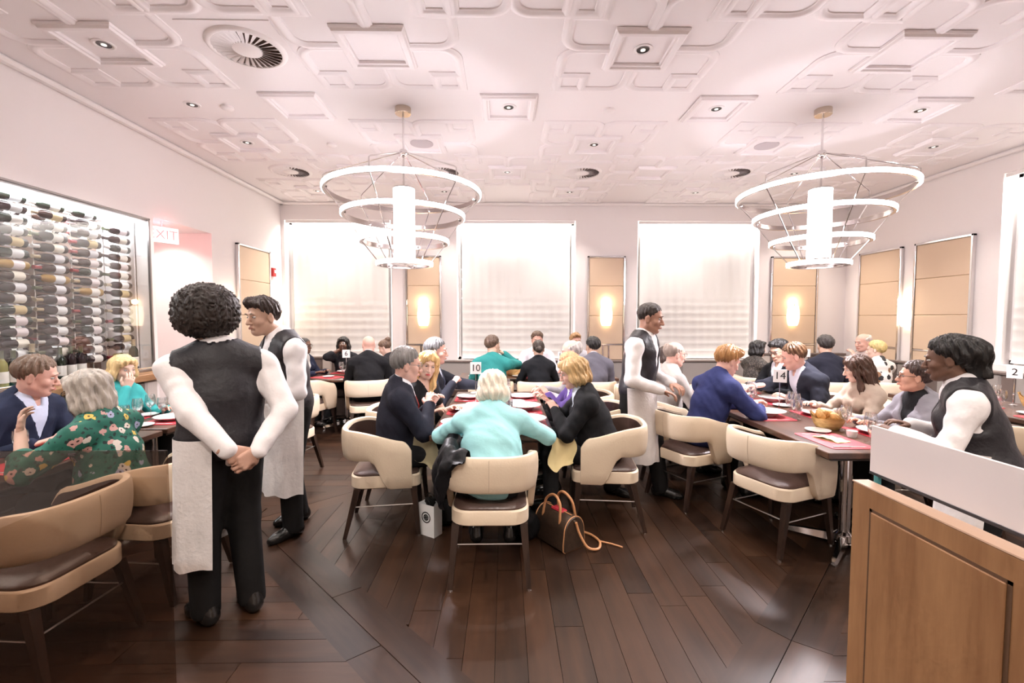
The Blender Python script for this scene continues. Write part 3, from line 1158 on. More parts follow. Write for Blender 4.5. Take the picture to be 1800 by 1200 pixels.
chair(4.02, 3.55, -88, 'empty cream barrel chair at the right edge of the picture')
chair(4.02, 4.35, -90, 'empty cream barrel chair at the far right table behind the dark bun waitress')


# ---------------------------------------------------------------- tables
def table(lb, cx, cy, w, l, poles, rz=0., round_=False):
    t = thing('dining_table', lb, 'table', (cx, cy, 0), rz, 'dark wood dining tables')
    if round_:
        MB().lathe([(0, .71), (w / 2 - .012, .71), (w / 2, .72), (w / 2, .742), (w / 2 - .01, .75), (0, .75)], 48).build('tabletop', M_table, t)
    else:
        MB().box(-w / 2, w / 2, -l / 2, l / 2, .708, .75, .005).build('tabletop', M_table, t)
        MB().box(-w / 2 + .06, w / 2 - .06, -l / 2 + .06, l / 2 - .06, .68, .708).build('under_frame', M_leg, t)
    for px, py in poles:
        p = MB().cyl((px, py, .045), (px, py, .69), .038, n=20).build('pole', M_chrome, t)
        MB().lathe([(.038, .11), (.06, .09), (.065, .05), (.05, .03), (0, .03)], 16, (px, py, 0)).build('collar', M_chrome, p)
        for k in range(4):
            a = PI / 4 + k * PI / 2
            dx, dy = math.cos(a), math.sin(a)
            P = []
            for f, wd_, z0, z1 in ((.03, .035, .03, .085), (.36, .02, .01, .04), (.38, .012, .012, .03)):
                c = (px + dx * f, py + dy * f)
                P.append([(c[0] - dy * wd_, c[1] + dx * wd_, z0), (c[0] + dy * wd_, c[1] - dx * wd_, z0), (c[0] + dy * wd_ * .6, c[1] - dx * wd_ * .6, z1), (c[0] - dy * wd_ * .6, c[1] + dx * wd_ * .6, z1)])
            fm = MB().grid(P, wrap=True)
            fm.f += [(3, 2, 1, 0), (8, 9, 10, 11)]
            fm.build('foot', M_chrome, t)
            MB().cyl((px + dx * .35, py + dy * .35, 0), (px + dx * .35, py + dy * .35, .012), .016, n=10).build('glide', M_chrome, t)
    return t


table('long dark wood table in the centre with number ten on it', -.09, 4.28, .92, 2.0, ((0, -.62), (0, .62)))
table('long dark wood table on the right with number fourteen on it', 2.53, 4.3, .96, 2.98, ((-.14, -1.2), (0, 1.05)))
table('dark wood table at the left edge in front of the navy suited man', -3.0, 2.70, .78, 1.56, ((0, -.4), (0, .4)))
table('dark wood table against the left wall behind the two waiters', -3.0, 4.28, .78, 1.5, ((0, -.4), (0, .4)))
table('dark wood table with number sixteen below the middle back window', .48, 6.78, 2.3, .72, ((-.6, 0), (.6, 0)))
table('round dark wood table with number six in the back left corner', -2.38, 6.88, 1.06, 1.06, ((0, 0),), 0, True)
table('dark wood table with number seven in the back right corner', 4.62, 6.75, .95, .8, ((0, 0),))
table('dark wood table at the far right behind the dark bun waitress', 4.78, 4.25, .8, 1.7, ((0, -.5), (0, .5)))

# ---------------------------------------------------------------- tableware, one mesh of each kind, shared
me_plate = MB().lathe([(0, .004), (.07, .002), (.075, 0), (.08, .004), (.128, .02), (.142, .027), (.1425, .030), (.13, .0255), (.08, .011), (.07, .0085), (0, .0085)], 36).mesh('dinner_plate', M_plate)
me_bowl = MB().lathe([(0, .004), (.06, .002), (.065, 0), (.085, .02), (.1, .034), (.135, .042), (.15, .044), (.15, .048), (.13, .047), (.095, .039), (.07, .018), (0, .016)], 36).mesh('rim_bowl', M_plate)
me_side = MB().lathe([(0, .003), (.045, .002), (.05, 0), (.085, .014), (.0855, .017), (.05, .0075), (0, .0065)], 28).mesh('side_plate', M_plate)
me_wine = MB().lathe([(.034, 0), (.034, .002), (.006, .008), (.004, .02), (.0038, .085), (.008, .093), (.028, .112), (.038, .14), (.0375, .17), (.031, .205), (.0302, .205), (.0365, .17), (.0368, .14), (.027, .114), (.006, .097), (0, .096)], 20).mesh('wine_glass', M_glassw)
me_gob = MB().lathe([(.034, 0), (.034, .003), (.01, .01), (.007, .04), (.012, .052), (.03, .066), (.04, .1), (.04, .13), (.036, .165), (.035, .165), (.0385, .13), (.0385, .1), (.028, .07), (0, .06)], 20).mesh('water_goblet', M_glassw)
me_water = MB().lathe([(0, .062), (.027, .07), (.0375, .1), (.038, .118), (0, .118)], 20).mesh('water', glass('water', (.93, .96, .97), .06, .5))
me_mat = MB().prism(rrect(-.21, -.15, .21, .15, (.03, .03, .03, .03)), 0, .003).mesh('placemat', M_red)
fk = MB().box(-.006, .006, -.1, .02, 0, .003, .001).box(-.012, .012, .02, .045, 0, .003, .001)
for k in (-1, -.33, .33, 1):
    fk.box(k * .0105 - .0015, k * .0105 + .0015, .045, .095, .001, .003)
me_fork = fk.mesh('fork', M_steel)
me_knife = MB().box(-.007, .007, -.11, 0, 0, .006, .002).prism([(-.008, 0), (.009, 0), (.009, .09), (.003, .115), (-.008, .1)], .001, .003).mesh('knife', M_steel)
sp_ = MB().box(-.005, .005, -.1, .04, 0, .003, .001)
sp_.lathe([(0, .002), (.014, .004), (.018, .008), (.014, .006), (0, .004)], 14, (0, .06, 0))
me_spoon = sp_.mesh('spoon', M_steel)
nk = MB()
P = []
for j in range(9):
    u = j / 8
    P.append([(-.095 + .19 * (i / 10), -.06 + .12 * u, .004 + .014 * math.sin(PI * i / 10) * (1 - .5 * u) + .003 * math.sin(i * 1.9 + j)) for i in range(11)])
nk.grid(P)
nk.grid([[(x, y, .001) for x, y, z in r][::-1] for r in P])
me_nap = nk.mesh('napkin', M_napkin)
me_cup = MB().lathe([(0, .003), (.028, 0), (.034, .02), (.036, .045), (.034, .045), (.03, .01), (0, .009)], 20).mesh('ramekin', M_plate)
TZ = .7505


def ware(name, me, lb, cat, x, y, z, rz, group, sub=None):
    o = tag(put(name, me, None, (x, y, z), (0, 0, rz)), lb, cat, group)
    return o


def setting(who, tb, x, y, face, plate='dinner', food=None, nap=False, mats=True, bread=True, gl=2, cut=True, gdy=0.):
    """one place laid on the table: (x,y) the centre of the mat, face = heading of the sitter in degrees"""
    a = math.radians(face)
    c, s = math.cos(a), math.sin(a)

    def L(u, v):
        return x + u * c - v * s, y + u * s + v * c
    g = 'place settings of the ' + tb
    z = TZ
    if mats:
        ware('placemat', me_mat, 'red placemat in front of ' + who, 'placemat', x, y, z, a, g)
        z += .003
    if plate:
        px, py = L(0, .0)
        nm = {'dinner': ('dinner_plate', me_plate, 'round white dinner plate'), 'bowl': ('rim_bowl', me_bowl, 'wide rimmed white bowl'), 'side': ('side_plate', me_side, 'small white plate')}[plate]
        o = ware(nm[0], nm[1], nm[2] + ' in front of ' + who, 'plate', px, py, z, a, g)
        if food:
            fm = MB()
            r = random.Random(hash(who) % 1000 if False else len(who))
            for k in range(9):
                aa, rr = r.random() * 6.28, r.random() * .05
                q = .012 + r.random() * .014
                fm.lathe([(0, .0), (q, .002), (q * .9, q * .7), (0, q)], 8, (rr * math.cos(aa), rr * math.sin(aa), .009))
            ff = fm.build('food', mat('food ' + food[0], food[1], .6, mottle=(30, .4)), o)
            ff['kind'] = 'stuff'
    if nap:
        px, py = L(-.02, .0)
        ware('napkin', me_nap, 'folded pale yellow napkin in front of ' + who, 'napkin', px, py, z + (.012 if plate else .0), a + .3, g)
    if bread:
        px, py = L(-.255, .07)
        ware('side_plate', me_side, 'small white bread plate beside the place of ' + who, 'plate', px, py, TZ, a, g)
    if gl >= 1:
        px, py = L(.13, .185 + gdy)
        o = ware('water_goblet', me_gob, 'stemmed water goblet by ' + who, 'glass', px, py, TZ, a, g)
        put('water', me_water, o)
    if gl >= 2:
        px, py = L(.045, .225 + gdy)
        ware('wine_glass', me_wine, 'tall stemmed wine glass by ' + who, 'glass', px, py, TZ, a, g)
    if cut:
        px, py = L(-.17, -.01)
        ware('fork', me_fork, 'steel fork left of ' + who + "'s plate", 'fork', px, py, z, a + .05, g)
        px, py = L(.17, -.01)
        ware('knife', me_knife, 'steel knife right of ' + who + "'s plate", 'knife', px, py, z, a - .04, g)


C10 = 'centre table'
setting('the grey haired man with glasses', C10, -.37, 3.62, -90, 'dinner', None, gl=2)
setting('the long haired blonde woman', C10, -.37, 4.2, -90, 'dinner', None, gl=1)
setting('the stout grey haired man', C10, -.37, 4.85, -90, 'dinner', None, gl=1)
setting('the blonde woman in the black jacket', C10, .19, 3.66, 90, 'bowl', ('greens', (.25, .4, .08)), gl=2)
setting('the red haired woman', C10, .19, 4.22, 90, 'bowl', ('pasta', (.7, .55, .3)), gl=2)
setting('the pink faced white haired man', C10, .19, 4.85, 90, 'dinner', None, gl=1)
setting('the turquoise jacket lady', C10, -.1, 3.48, 0, None, None, gl=2, mats=False, bread=False, cut=False, gdy=.2)
C14 = 'number fourteen table'
setting('the man in the blue suit', C14, 2.30, 3.92, -90, 'bowl', ('pasta', (.7, .55, .3)), gl=2)
setting('the empty chair at the number fourteen table', C14, 2.29, 3.1, -90, None, None, nap=True, gl=2)
setting('the man in the pale grey shirt', C14, 2.3, 4.62, -90, 'bowl', ('pasta', (.7, .55, .3)), gl=2)
setting('the dark haired woman behind the walking waiter', C14, 2.3, 5.3, -90, 'dinner', None, gl=1)
setting('the short haired woman with glasses', C14, 2.77, 3.28, 90, 'dinner', None, gl=2)
setting('the long brown haired woman in beige', C14, 2.77, 3.92, 90, 'dinner', None, gl=2)
setting('the man in navy with the open collar', C14, 2.77, 4.6, 90, 'bowl', None, gl=2)
setting('the black haired man with glasses', C14, 2.77, 5.28, 90, 'dinner', None, gl=1)
CL = 'left wall tables'
setting('the woman in the floral dress', CL, -2.79, 2.68, 90, None, None, gl=1)
setting('the navy suited man', CL, -3.2, 2.78, -90, 'dinner', None, gl=1)
setting('the empty chair at the left edge', CL, -2.79, 2.14, 90, 'side', None, gl=2)
setting('the blonde woman in teal', CL, -3.2, 3.75, -90, 'dinner', None, gl=2)
setting('the nearer vacant place behind the waiters', CL, -2.8, 3.86, 90, 'dinner', None, gl=2)
setting('the person in khaki', CL, -2.8, 4.65, 90, 'dinner', None, gl=1)
C16 = 'number sixteen table'
setting('the man in the teal shirt', C16, -.2, 6.6, 0, 'dinner', None, gl=1)
setting('the woman in black seen from behind', C16, .45, 6.6, 0, 'dinner', None, gl=1)
setting('the grey suited man seen from behind', C16, 1.2, 6.6, 0, 'dinner', None, gl=2)
C6 = 'number six table'
setting('the empty chair at the number six table', C6, -2.56, 6.62, -20, 'side', None, nap=False, gl=2, bread=False)
setting('the bald man in the black suit', C6, -2.13, 6.62, 20, 'dinner', None, gl=2, bread=False)
setting('the woman with long braids', C6, -2.5, 7.2, 180, 'dinner', None, gl=0, bread=False)
C7 = 'number seven table'
setting('the woman with the black bob', C7, 4.35, 6.75, -90, 'dinner', None, gl=2)
setting('the bald man at the right wall', C7, 4.92, 6.72, 90, 'dinner', None, gl=1)
CR = 'far right table'
setting('the empty chair at the right edge', CR, 4.6, 3.68, -90, 'side', None, nap=True, gl=2)
setting('the far right empty chair behind the waitress', CR, 4.6, 4.4, -90, 'side', None, gl=2)


def card(num, x, y, rz, lb, h=.33):
    t = thing('table_number', lb, 'sign', (x, y, TZ), rz)
    MB().lathe([(0, 0), (.035, 0), (.035, .004), (.008, .012), (0, .012)], 20).build('base', M_chrome, t)
    MB().tube([(0, 0, .01), (0, 0, h - .06)], .0035, 8).build('rod', M_chrome, t)
    MB().lathe([(0, .09), (.007, .094), (.009, .105), (.005, .113), (.008, .12), (0, .125)], 12).build('knop', M_chrome, t)
    MB().box(-.055, .055, -.003, .003, h - .065, h + .055, .001).build('card', M_white, t)
    put('numeral', text_mesh(num, .095, M_black), t, (0, -.0036, h - .005), (PI / 2, 0, 0))
    return t


card('10', -.29, 4.55, 0, 'white table number card reading ten on a chrome stand', .36)
card('14', 2.53, 4.12, math.radians(-25), 'white table number card reading fourteen on a chrome stand')
card('6', -2.38, 6.86, math.radians(10), 'white table number card reading six on a thin stand')
card('16', .86, 6.85, 0, 'white table number card reading sixteen on a thin stand', .3)
card('7', 4.62, 6.88, math.radians(-20), 'white table number card reading seven on a thin stand')
card('2', 5.0, 4.36, math.radians(-48), 'white table number card at the right edge of the picture')


def basket(x, y, lb, s=1., n=7):
    t = thing('bread_basket', lb, 'basket', (x, y, TZ), .0)
    P = []
    for j in range(9):
        f = j / 8
        row = []
        for i in range(40):
            a = 2 * PI * i / 40
            r = (.06 + .05 * f ** .8) * s * (1 + .02 * (1 if (i // 2 + j) % 2 else -1))
            e = .05 * f ** 3 * max(0, math.cos(a - 2.6)) ** 8 + .02 * f ** 3 * max(0, math.cos(a)) ** 2
            row.append((1.2 * r * math.cos(a), .9 * r * math.sin(a), (.09 * f + e) * s))
        P.append(row)
    w = MB().grid(P, wrap=True)
    w.f.append(tuple(range(40))[::-1])
    inner = [[(x_ * .93, y_ * .93, z_ + .003) for x_, y_, z_ in r] for r in P]
    w.grid([r[::-1] for r in inner], wrap=True)
    w.build('basket_body', M_basket, t)
    r = random.Random(int(x * 100))
    for k in range(n):
        a = r.random() * 6.28
        q = .03 * s
        c = Vector((math.cos(a) * .055 * s, math.sin(a) * .045 * s, .085 * s + r.random() * .03 * s))
        d = Vector((r.uniform(-1, 1), r.uniform(-1, 1), .5)).normalized() * .045 * s
        MB().tube([c - d, c - d * .6, c, c + d * .6, c + d], [.006, q * .85, q, q * .85, .006], 8).build('bread_piece', M_bread, t)


basket(2.50, 3.44, 'straw bread basket with rolls beside the water goblets on the number fourteen table', 1.0)
basket(.12, 6.8, 'bread basket in front of the white shirted man at the back', 1.1)
basket(4.95, 4.1, 'bread basket at the far right edge of the picture', 1.2)
basket(-2.02, 6.8, 'bread basket beside the bald man at the number six table', .8)
ware('ramekin', me_cup, 'small white ramekin beside the bread basket on the number fourteen table', 'dish', 2.5, 3.2, TZ, 0, 'ramekins')
o = tag(MB().box(-.1, .1, -.14, .14, 0, .002).build('menu_sheet', M_white, loc=(-.36, 3.38, TZ), rot=(0, 0, .1), smooth=False), 'white menu sheet lying at the near left corner of the centre table', 'menu')
rg = random.Random(5)
for k in range(10):
    x, y = -.09 + rg.uniform(-.13, .13), 4.0 + k * .105
    nth = ['nearest the camera', 'second nearest the camera', 'midway along', 'second farthest from the camera', 'farthest from the camera'][k // 2]
    if k % 2:
        o = ware('water_goblet', me_gob, 'water goblet %s in the row around the number ten card' % nth, 'glass', x, y, TZ, 0, 'goblets clustered at the number ten card')
        put('water', me_water, o)
    else:
        ware('wine_glass', me_wine, 'wine glass %s in the row around the number ten card' % nth, 'glass', x, y, TZ, 0, 'wine glasses clustered at the number ten card')

# ---------------------------------------------------------------- chandeliers
def chandelier(lb, x, y):
    t = thing('chandelier', lb, 'chandelier', (x, y, 0), 0, 'tiered ring chandeliers')
    MB().lathe([(0, ZC), (.075, ZC), (.075, ZC - .055), (.07, ZC - .06), (0, ZC - .06)], 28).build('canopy', M_nickel, t)
    MB().cyl((0, 0, ZC - .06), (0, 0, 2.84), .009, n=10).build('stem', M_chrome, t)
    MB().lathe([(.0, 3.215), (.03, 3.21), (.042, 3.19), (.042, 3.165), (.025, 3.14), (0, 3.135)], 20).build('hub', M_chrome, t)
    RG = ((.735, 2.80), (.578, 2.585), (.422, 2.345), (.265, 2.13))
    for R_, z in RG:
        n = 96
        g = MB()
        rows_ = []
        for r, zz in ((R_ - .03, .022), (R_ - .004, .024), (R_ - .004, -.024), (R_ - .03, -.022)):
            rows_.append([(r * math.cos(2 * PI * i / n), r * math.sin(2 * PI * i / n), z + zz) for i in range(n)])
        rows_.append(rows_[0])
        g.grid(rows_, wrap=True)
        ring = g.build('ring', mat('ring metal', (.50, .44, .42), .22, 1.), t)
        b = MB()
        rows_ = []
        for r, zz in ((R_ - .004, .02), (R_ + .004, .017), (R_ + .004, -.017), (R_ - .004, -.02)):
            rows_.append([(r * math.cos(2 * PI * i / n), r * math.sin(2 * PI * i / n), z + zz) for i in range(n)])
        b.grid(rows_, wrap=True)
        b.build('light_band', M_glow, ring)
    for k in range(6):
        a = 2 * PI * k / 6 + .35
        c, s = math.cos(a), math.sin(a)
        MB().tube([(.035 * c, .035 * s, 3.18), (.69 * c, .69 * s, 2.92), (.718 * c, .718 * s, 2.90), (.72 * c, .72 * s, 2.825)], .0055, 6).build('suspension_rod', M_chrome, t)
        for (Ra, za), (Rb, zb) in zip(RG[:-1], RG[1:]):
            MB().cyl(((Ra - .03) * c, (Ra - .03) * s, za - .02), ((Rb - .012) * c, (Rb - .012) * s, zb + .02), .0052, n=6).build('strut', M_chrome, t)
        for Ra, za in RG:
            MB().cyl(((Ra - .05) * c, (Ra - .05) * s, za), ((Ra - .02) * c, (Ra - .02) * s, za), .012, n=8).build('clamp', M_chrome, t)
    MB().cyl((0, 0, 2.18), (0, 0, 2.84), .1, n=32, caps=True).build('drum_shade', M_drum, t)
    MB().cyl((0, 0, 2.84), (0, 0, 2.852), .102, n=32).build('drum_cap', M_chrome, t)
    MB().cyl((0, 0, 2.168), (0, 0, 2.18), .102, n=32).build('drum_cap', M_chrome, t)
    MB().box(-.25, .25, -.008, .008, 2.122, 2.134).box(-.008, .008, -.25, .25, 2.122, 2.134).build('cross_bar', M_chrome, t)
    lamp('SPOT', 'chandelier_light', (0, 0, 2.115), W_CHAND * 1.4, COOL, t, spot_size=math.radians(165), spot_blend=.4, shadow_soft_size=.12)
    return t


chandelier('four tiered chrome ring chandelier with a glowing drum, on the left', -.965, 4.45)
chandelier('four tiered chrome ring chandelier with a glowing drum, on the right', 3.05, 4.41)

# ---------------------------------------------------------------- oak divider with frosted screen, right foreground
t = thing('host_divider', 'oak panelled low divider in the right foreground', 'divider', (1.075, 0, 0))
MB().box(0, .048, -.3, 1.365, 0, 1.1, .003).build('core', M_oak, t)
MB().box(-.001, .049, -.3, 1.366, 1.1, 1.104).build('top_cap', mat('pale oak edge', (.62, .42, .30), .4), t)
MB().box(-.006, .0, .928, 1.287, .12, 1.035, .002).build('raised_panel', M_oak, t)
for bx in ((-.0015, 0, .918, .928, .11, 1.043), (-.0015, 0, 1.287, 1.296, .11, 1.043), (-.0015, 0, .918, 1.296, 1.035, 1.043)):
    MB().box(*bx).build('groove', M_oakd, t, smooth=False)
MB().box(-.006, .0, .5, .86, .12, 1.035, .002).build('raised_panel', M_oak, t)
t = thing('frosted_screen', 'frosted glass screen standing above the oak divider', 'screen', (1.13, 0, 0))
MB().box(0, .01, -.3, 1.37, 1.13, 1.272, .001).build('glass_panel', M_frost, t)
MB().box(-.002, .012, -.3, 1.37, 1.122, 1.131, .001).build('bottom_rail', mat('screen rail', (.08, .08, .09), .3, .8), t)
for y in (1.345, .7, .0):
    MB().cyl((.005, y, 1.05), (.005, y, 1.123), .009, n=12).build('standoff', mat('teal standoff', (.05, .22, .24), .3), t)
# bronze glass wing, left foreground
t = thing('glass_wing', 'low bronze tinted glass wing screen in the left foreground', 'screen', (0, 1.5, 0))
MB().box(-2.4, -1.118, 0, .01, .012, 1.165, .001).build('glass_panel', M_bronze, t)
MB().box(-2.4, -1.118, -.004, .014, 0, .012).build('floor_shoe', M_steel, t)

# ---------------------------------------------------------------- bags on the floor
t = thing('gift_bag', 'small white paper gift bag with round black emblem on the floor', 'bag', (-.555, 3.33, 0), math.radians(-32))
gb = MB()
w, d, h = .075, .045, .235
gb.add([(-w, -d, 0), (w, -d, 0), (w, d, 0), (-w, d, 0), (-w, -d, h), (w, -d, h), (w, d, h), (-w, d, h)], [(3, 2, 1, 0), (0, 1, 5, 4), (1, 2, 6, 5), (2, 3, 7, 6), (3, 0, 4, 7)])
gb.add([(-w + .002, -d + .002, .004), (w - .002, -d + .002, .004), (w - .002, d - .002, .004), (-w + .002, d - .002, .004), (-w + .002, -d + .002, h), (w - .002, -d + .002, h), (w - .002, d - .002, h), (-w + .002, d - .002, h)], [(0, 1, 2, 3), (4, 5, 1, 0), (5, 6, 2, 1), (6, 7, 3, 2), (7, 4, 0, 3)])
gb.build('paper_body', M_white, t, smooth=False)
em = MB()
for r0, r1 in ((.034, .042),):
    em.lathe([(r0, 0), (r1, 0), (r1, .001), (r0, .001), (r0, 0)], 32)
for k in range(6):
    a = k * PI / 3
    em.tube([(0, 0, .0005), (.024 * math.cos(a), .024 * math.sin(a), .0005)], .0035, 5)
    em.lathe([(0, .001), (.006, .001), (.006, 0)], 8, (.02 * math.cos(a + .5), .02 * math.sin(a + .5), 0))
em.build('emblem', M_black, t, (0, -d - .0012, .14), (PI / 2, 0, 0))
tis = MB()
for k in range(9):
    a = k * 2.4
    tis.add([(0, 0, h - .06), (.05 * math.cos(a), .03 * math.sin(a), h + .01 + .02 * (k % 3)), (.05 * math.cos(a + 1), .03 * math.sin(a + 1), h + .005), (.02 * math.cos(a + .5), .02 * math.sin(a + .5), h + .04)], [(0, 1, 3), (0, 3, 2), (1, 2, 3)])
tis.build('tissue', M_black, t, smooth=False)
MB().tube([(-.035, 0, h - .02), (-.03, 0, h + .05), (0, 0, h + .075), (.03, 0, h + .05), (.035, 0, h - .02)], .003, 6).build('handle', M_black, t)

# handbag: arched duffel
M_bag = mat('dark brown coated canvas', (.05, .03, .02), .35, bump=(200, .06), mottle=(40, .25))
M_tan = mat('tan leather', (.62, .30, .14), .45)
t = thing('handbag', 'dark brown handbag with tan handles and strap on the floor', 'bag', (.39, 3.2, 0), math.radians(35))
prof_ = []
for k in range(33):
    a = PI * k / 32
    prof_.append((.095 * math.cos(a) * (1 - .02), .13 + .105 * math.sin(a)))
prof_ = [(.1, .012), (.102, .06)] + prof_ + [(-.102, .06), (-.1, .012), (-.085, 0), (.085, 0)]
P = []
for f, s in ((-.165, .9), (-.158, .97), (-.145, 1), (-.05, 1.02), (.05, 1.02), (.145, 1), (.158, .97), (.165, .9)):
    P.append([(x * s, f, .11 + (z - .11) * (.5 + s / 2)) for x, z in prof_])
bg = MB().grid(P, wrap=True)
k = len(prof_)
bg.f += [tuple(range(k)), tuple(range(7 * k, 8 * k))[::-1]]
body = bg.build('bag_body', M_bag, t)
for f in (-.155, .155):
    MB().tube([(x * .985, f, z) for x, z in prof_], .0042, 6, closed=True).build('piping', M_tan, body)
for sx in (-1, 1):
    MB().tube(smooth([(sx * .075, -.09, .17), (sx * .07, -.088, .225), (sx * .055, -.07, .31), (sx * .045, 0, .35), (sx * .055, .07, .31), (sx * .07, .088, .225), (sx * .075, .09, .17)]), .0095, 8).build('handle', M_tan, t)
MB().tube([(0, -.13, .237), (0, .13, .237)], .004, 6).build('zip', M_tan, t)
MB().box(-.03, .03, -.06, .06, .225, .245, .008).build('red_lining', M_red, t)
MB().cyl((0, -.165, .2), (0, -.175, .2), .012, n=12).build('ring', M_nickel, t)
MB().tube(smooth([(0, -.175, .2), (.02, -.19, .12), (.06, -.23, .03), (.13, -.26, .012), (.21, -.2, .012), (.24, -.1, .012), (.22, 0, .012), (.16, .1, .02), (.09, .17, .05)]), .009, 8).build('shoulder_strap', M_tan, t)
MB().tube([(.22, -.19, .012), (.26, -.27, .012), (.29, -.34, .008)], .006, 6).build('strap_tail', M_tan, t)
# ================================================================ PEOPLE
# Bodies and clothes are grown from smooth-blended limbs and turned into one surface each (surface nets).


class Field:
    def __init__(s, lo, hi, h):
        s.lo = np.array(lo, np.float32)
        s.h = h
        s.n = np.maximum(4, np.ceil((np.array(hi) - s.lo) / h).astype(int) + 1)
        s.F = np.full(s.n, 5., np.float32)
        s.ax = [s.lo[i] + h * np.arange(s.n[i], dtype=np.float32) for i in range(3)]

    def sub(s, lo, hi):
        a = np.clip(np.floor((np.array(lo) - s.lo) / s.h).astype(int), 0, s.n - 1)
        b = np.clip(np.ceil((np.array(hi) - s.lo) / s.h).astype(int) + 1, 1, s.n)
        if np.any(b <= a):
            return None
        sl = tuple(slice(a[i], b[i]) for i in range(3))
        return sl, s.ax[0][sl[0]][:, None, None], s.ax[1][sl[1]][None, :, None], s.ax[2][sl[2]][None, None, :]

    def mn(s, sl, d, k):
        a = s.F[sl]
        if k > 0:
            h = np.clip(.5 + .5 * (a - d) / k, 0, 1)
            s.F[sl] = a + (d - a) * h - k * h * (1 - h)
        else:
            s.F[sl] = np.minimum(a, d)

    def cap(s, a, b, ra, rb=None, k=.02, flat=None):
        """tapered limb; flat=(dir,factor) thins it along dir"""
        rb = ra if rb is None else rb
        a, b = np.array(a, np.float32), np.array(b, np.float32)
        m = max(ra, rb) + k + 2 * s.h
        g = s.sub(np.minimum(a, b) - m, np.maximum(a, b) + m)
        if g is None:
            return s
        sl, X, Y, Z = g
        px, py, pz = X - a[0], Y - a[1], Z - a[2]
        ba = b - a
        if flat:
            d, f = np.array(flat[0], np.float32), flat[1]
            t = (px * d[0] + py * d[1] + pz * d[2]) * (f - 1)
            px, py, pz = px + t * d[0], py + t * d[1], pz + t * d[2]
            ba = ba + d * float(ba @ d) * (f - 1)
        L2 = float(ba @ ba) + 1e-9
        t = np.clip((px * ba[0] + py * ba[1] + pz * ba[2]) / L2, 0, 1)
        d = np.sqrt((px - t * ba[0]) ** 2 + (py - t * ba[1]) ** 2 + (pz - t * ba[2]) ** 2) - (ra + (rb - ra) * t)
        s.mn(sl, d, k)
        return s

    def chain(s, pts, rads, k=.02, flat=None):
        for i in range(len(pts) - 1):
            s.cap(pts[i], pts[i + 1], rads[i], rads[i + 1], k, flat)
        return s

    def ell_d(s, c, r, R, X, Y, Z):
        px, py, pz = X - c[0], Y - c[1], Z - c[2]
        k0 = k1 = 0
        for i in range(3):
            q = px * R[i][0] + py * R[i][1] + pz * R[i][2]
            k0 = k0 + (q / r[i]) ** 2
            k1 = k1 + (q / (r[i] * r[i])) ** 2
        k0 = np.sqrt(k0)
        return k0 * (k0 - 1) / np.maximum(np.sqrt(k1), 1e-6)

    def ell(s, c, r, R=((1, 0, 0), (0, 1, 0), (0, 0, 1)), k=.02, sign=1):
        m = max(r) + k + 2 * s.h
        c = np.array(c, np.float32)
        g = s.sub(c - m, c + m)
        if g is None:
            return s
        sl, X, Y, Z = g
        d = s.ell_d(c, r, R, X, Y, Z)
        if sign > 0:
            s.mn(sl, d, k)
        else:
            a = s.F[sl]
            h = np.clip(.5 - .5 * (a + d) / k, 0, 1)
            s.F[sl] = a + (-d - a) * h + k * h * (1 - h)
        return s

    def full(s):
        return s.ax[0][:, None, None], s.ax[1][None, :, None], s.ax[2][None, None, :]

    def keep(s, fn):
        s.F = np.maximum(s.F, fn(*s.full())).astype(np.float32)
        return s

    def mesh(s):
        F = s.F
        # close at the border
        for ax in range(3):
            i0 = [slice(None)] * 3
            i0[ax] = 0
            F[tuple(i0)] = np.maximum(F[tuple(i0)], s.h * .5)
            i0[ax] = -1
            F[tuple(i0)] = np.maximum(F[tuple(i0)], s.h * .5)
        nx, ny, nz = F.shape
        ins = F < 0
        cnt = np.zeros((nx - 1, ny - 1, nz - 1), np.int8)
        cs = [(i, j, k) for i in (0, 1) for j in (0, 1) for k in (0, 1)]
        for i, j, k in cs:
            cnt += ins[i:nx - 1 + i, j:ny - 1 + j, k:nz - 1 + k]
        act = (cnt > 0) & (cnt < 8)
        idx = np.argwhere(act)
        if len(idx) == 0:
            return np.zeros((0, 3)), np.zeros((0, 4), int)
        ids = np.full(act.shape, -1, np.int64)
        ids[act] = np.arange(len(idx))
        val = np.stack([F[idx[:, 0] + i, idx[:, 1] + j, idx[:, 2] + k] for i, j, k in cs], 1)
        co = np.array(cs, np.float32)
        acc = np.zeros((len(idx), 3), np.float32)
        num = np.zeros(len(idx), np.float32)
        for a in range(8):
            for b in range(a + 1, 8):
                if np.abs(co[a] - co[b]).sum() != 1:
                    continue
                va, vb = val[:, a], val[:, b]
                x = (va < 0) != (vb < 0)
                t = np.where(x, va / np.where(x, va - vb, 1), 0)
                acc += np.where(x[:, None], co[a] + (co[b] - co[a]) * t[:, None], 0)
                num += x
        V = s.lo + s.h * (idx + acc / num[:, None])
        Q = []
        for ax in range(3):
            b, c = [(1, 2), (2, 0), (0, 1)][ax]
            lo = [slice(1, -1)] * 3
            lo[ax] = slice(0, -1)
            hi = list(lo)
            hi[ax] = slice(1, None)
            A, B = ins[tuple(lo)], ins[tuple(hi)]
            e = np.argwhere(A != B)
            if len(e) == 0:
                continue
            off = np.array([1, 1, 1])
            off[ax] = 0
            p = e + off
            db, dc = np.zeros(3, int), np.zeros(3, int)
            db[b], dc[c] = 1, 1
            q = np.stack([ids[tuple((p - db - dc).T)], ids[tuple((p - dc).T)], ids[tuple(p.T)], ids[tuple((p - db).T)]], 1)
            fl = A[tuple(e.T)]
            q[~fl] = q[~fl][:, ::-1]
            Q.append(q)
        Q = np.concatenate(Q)
        Q = Q[(Q >= 0).all(1)]
        return V.astype(np.float32), Q


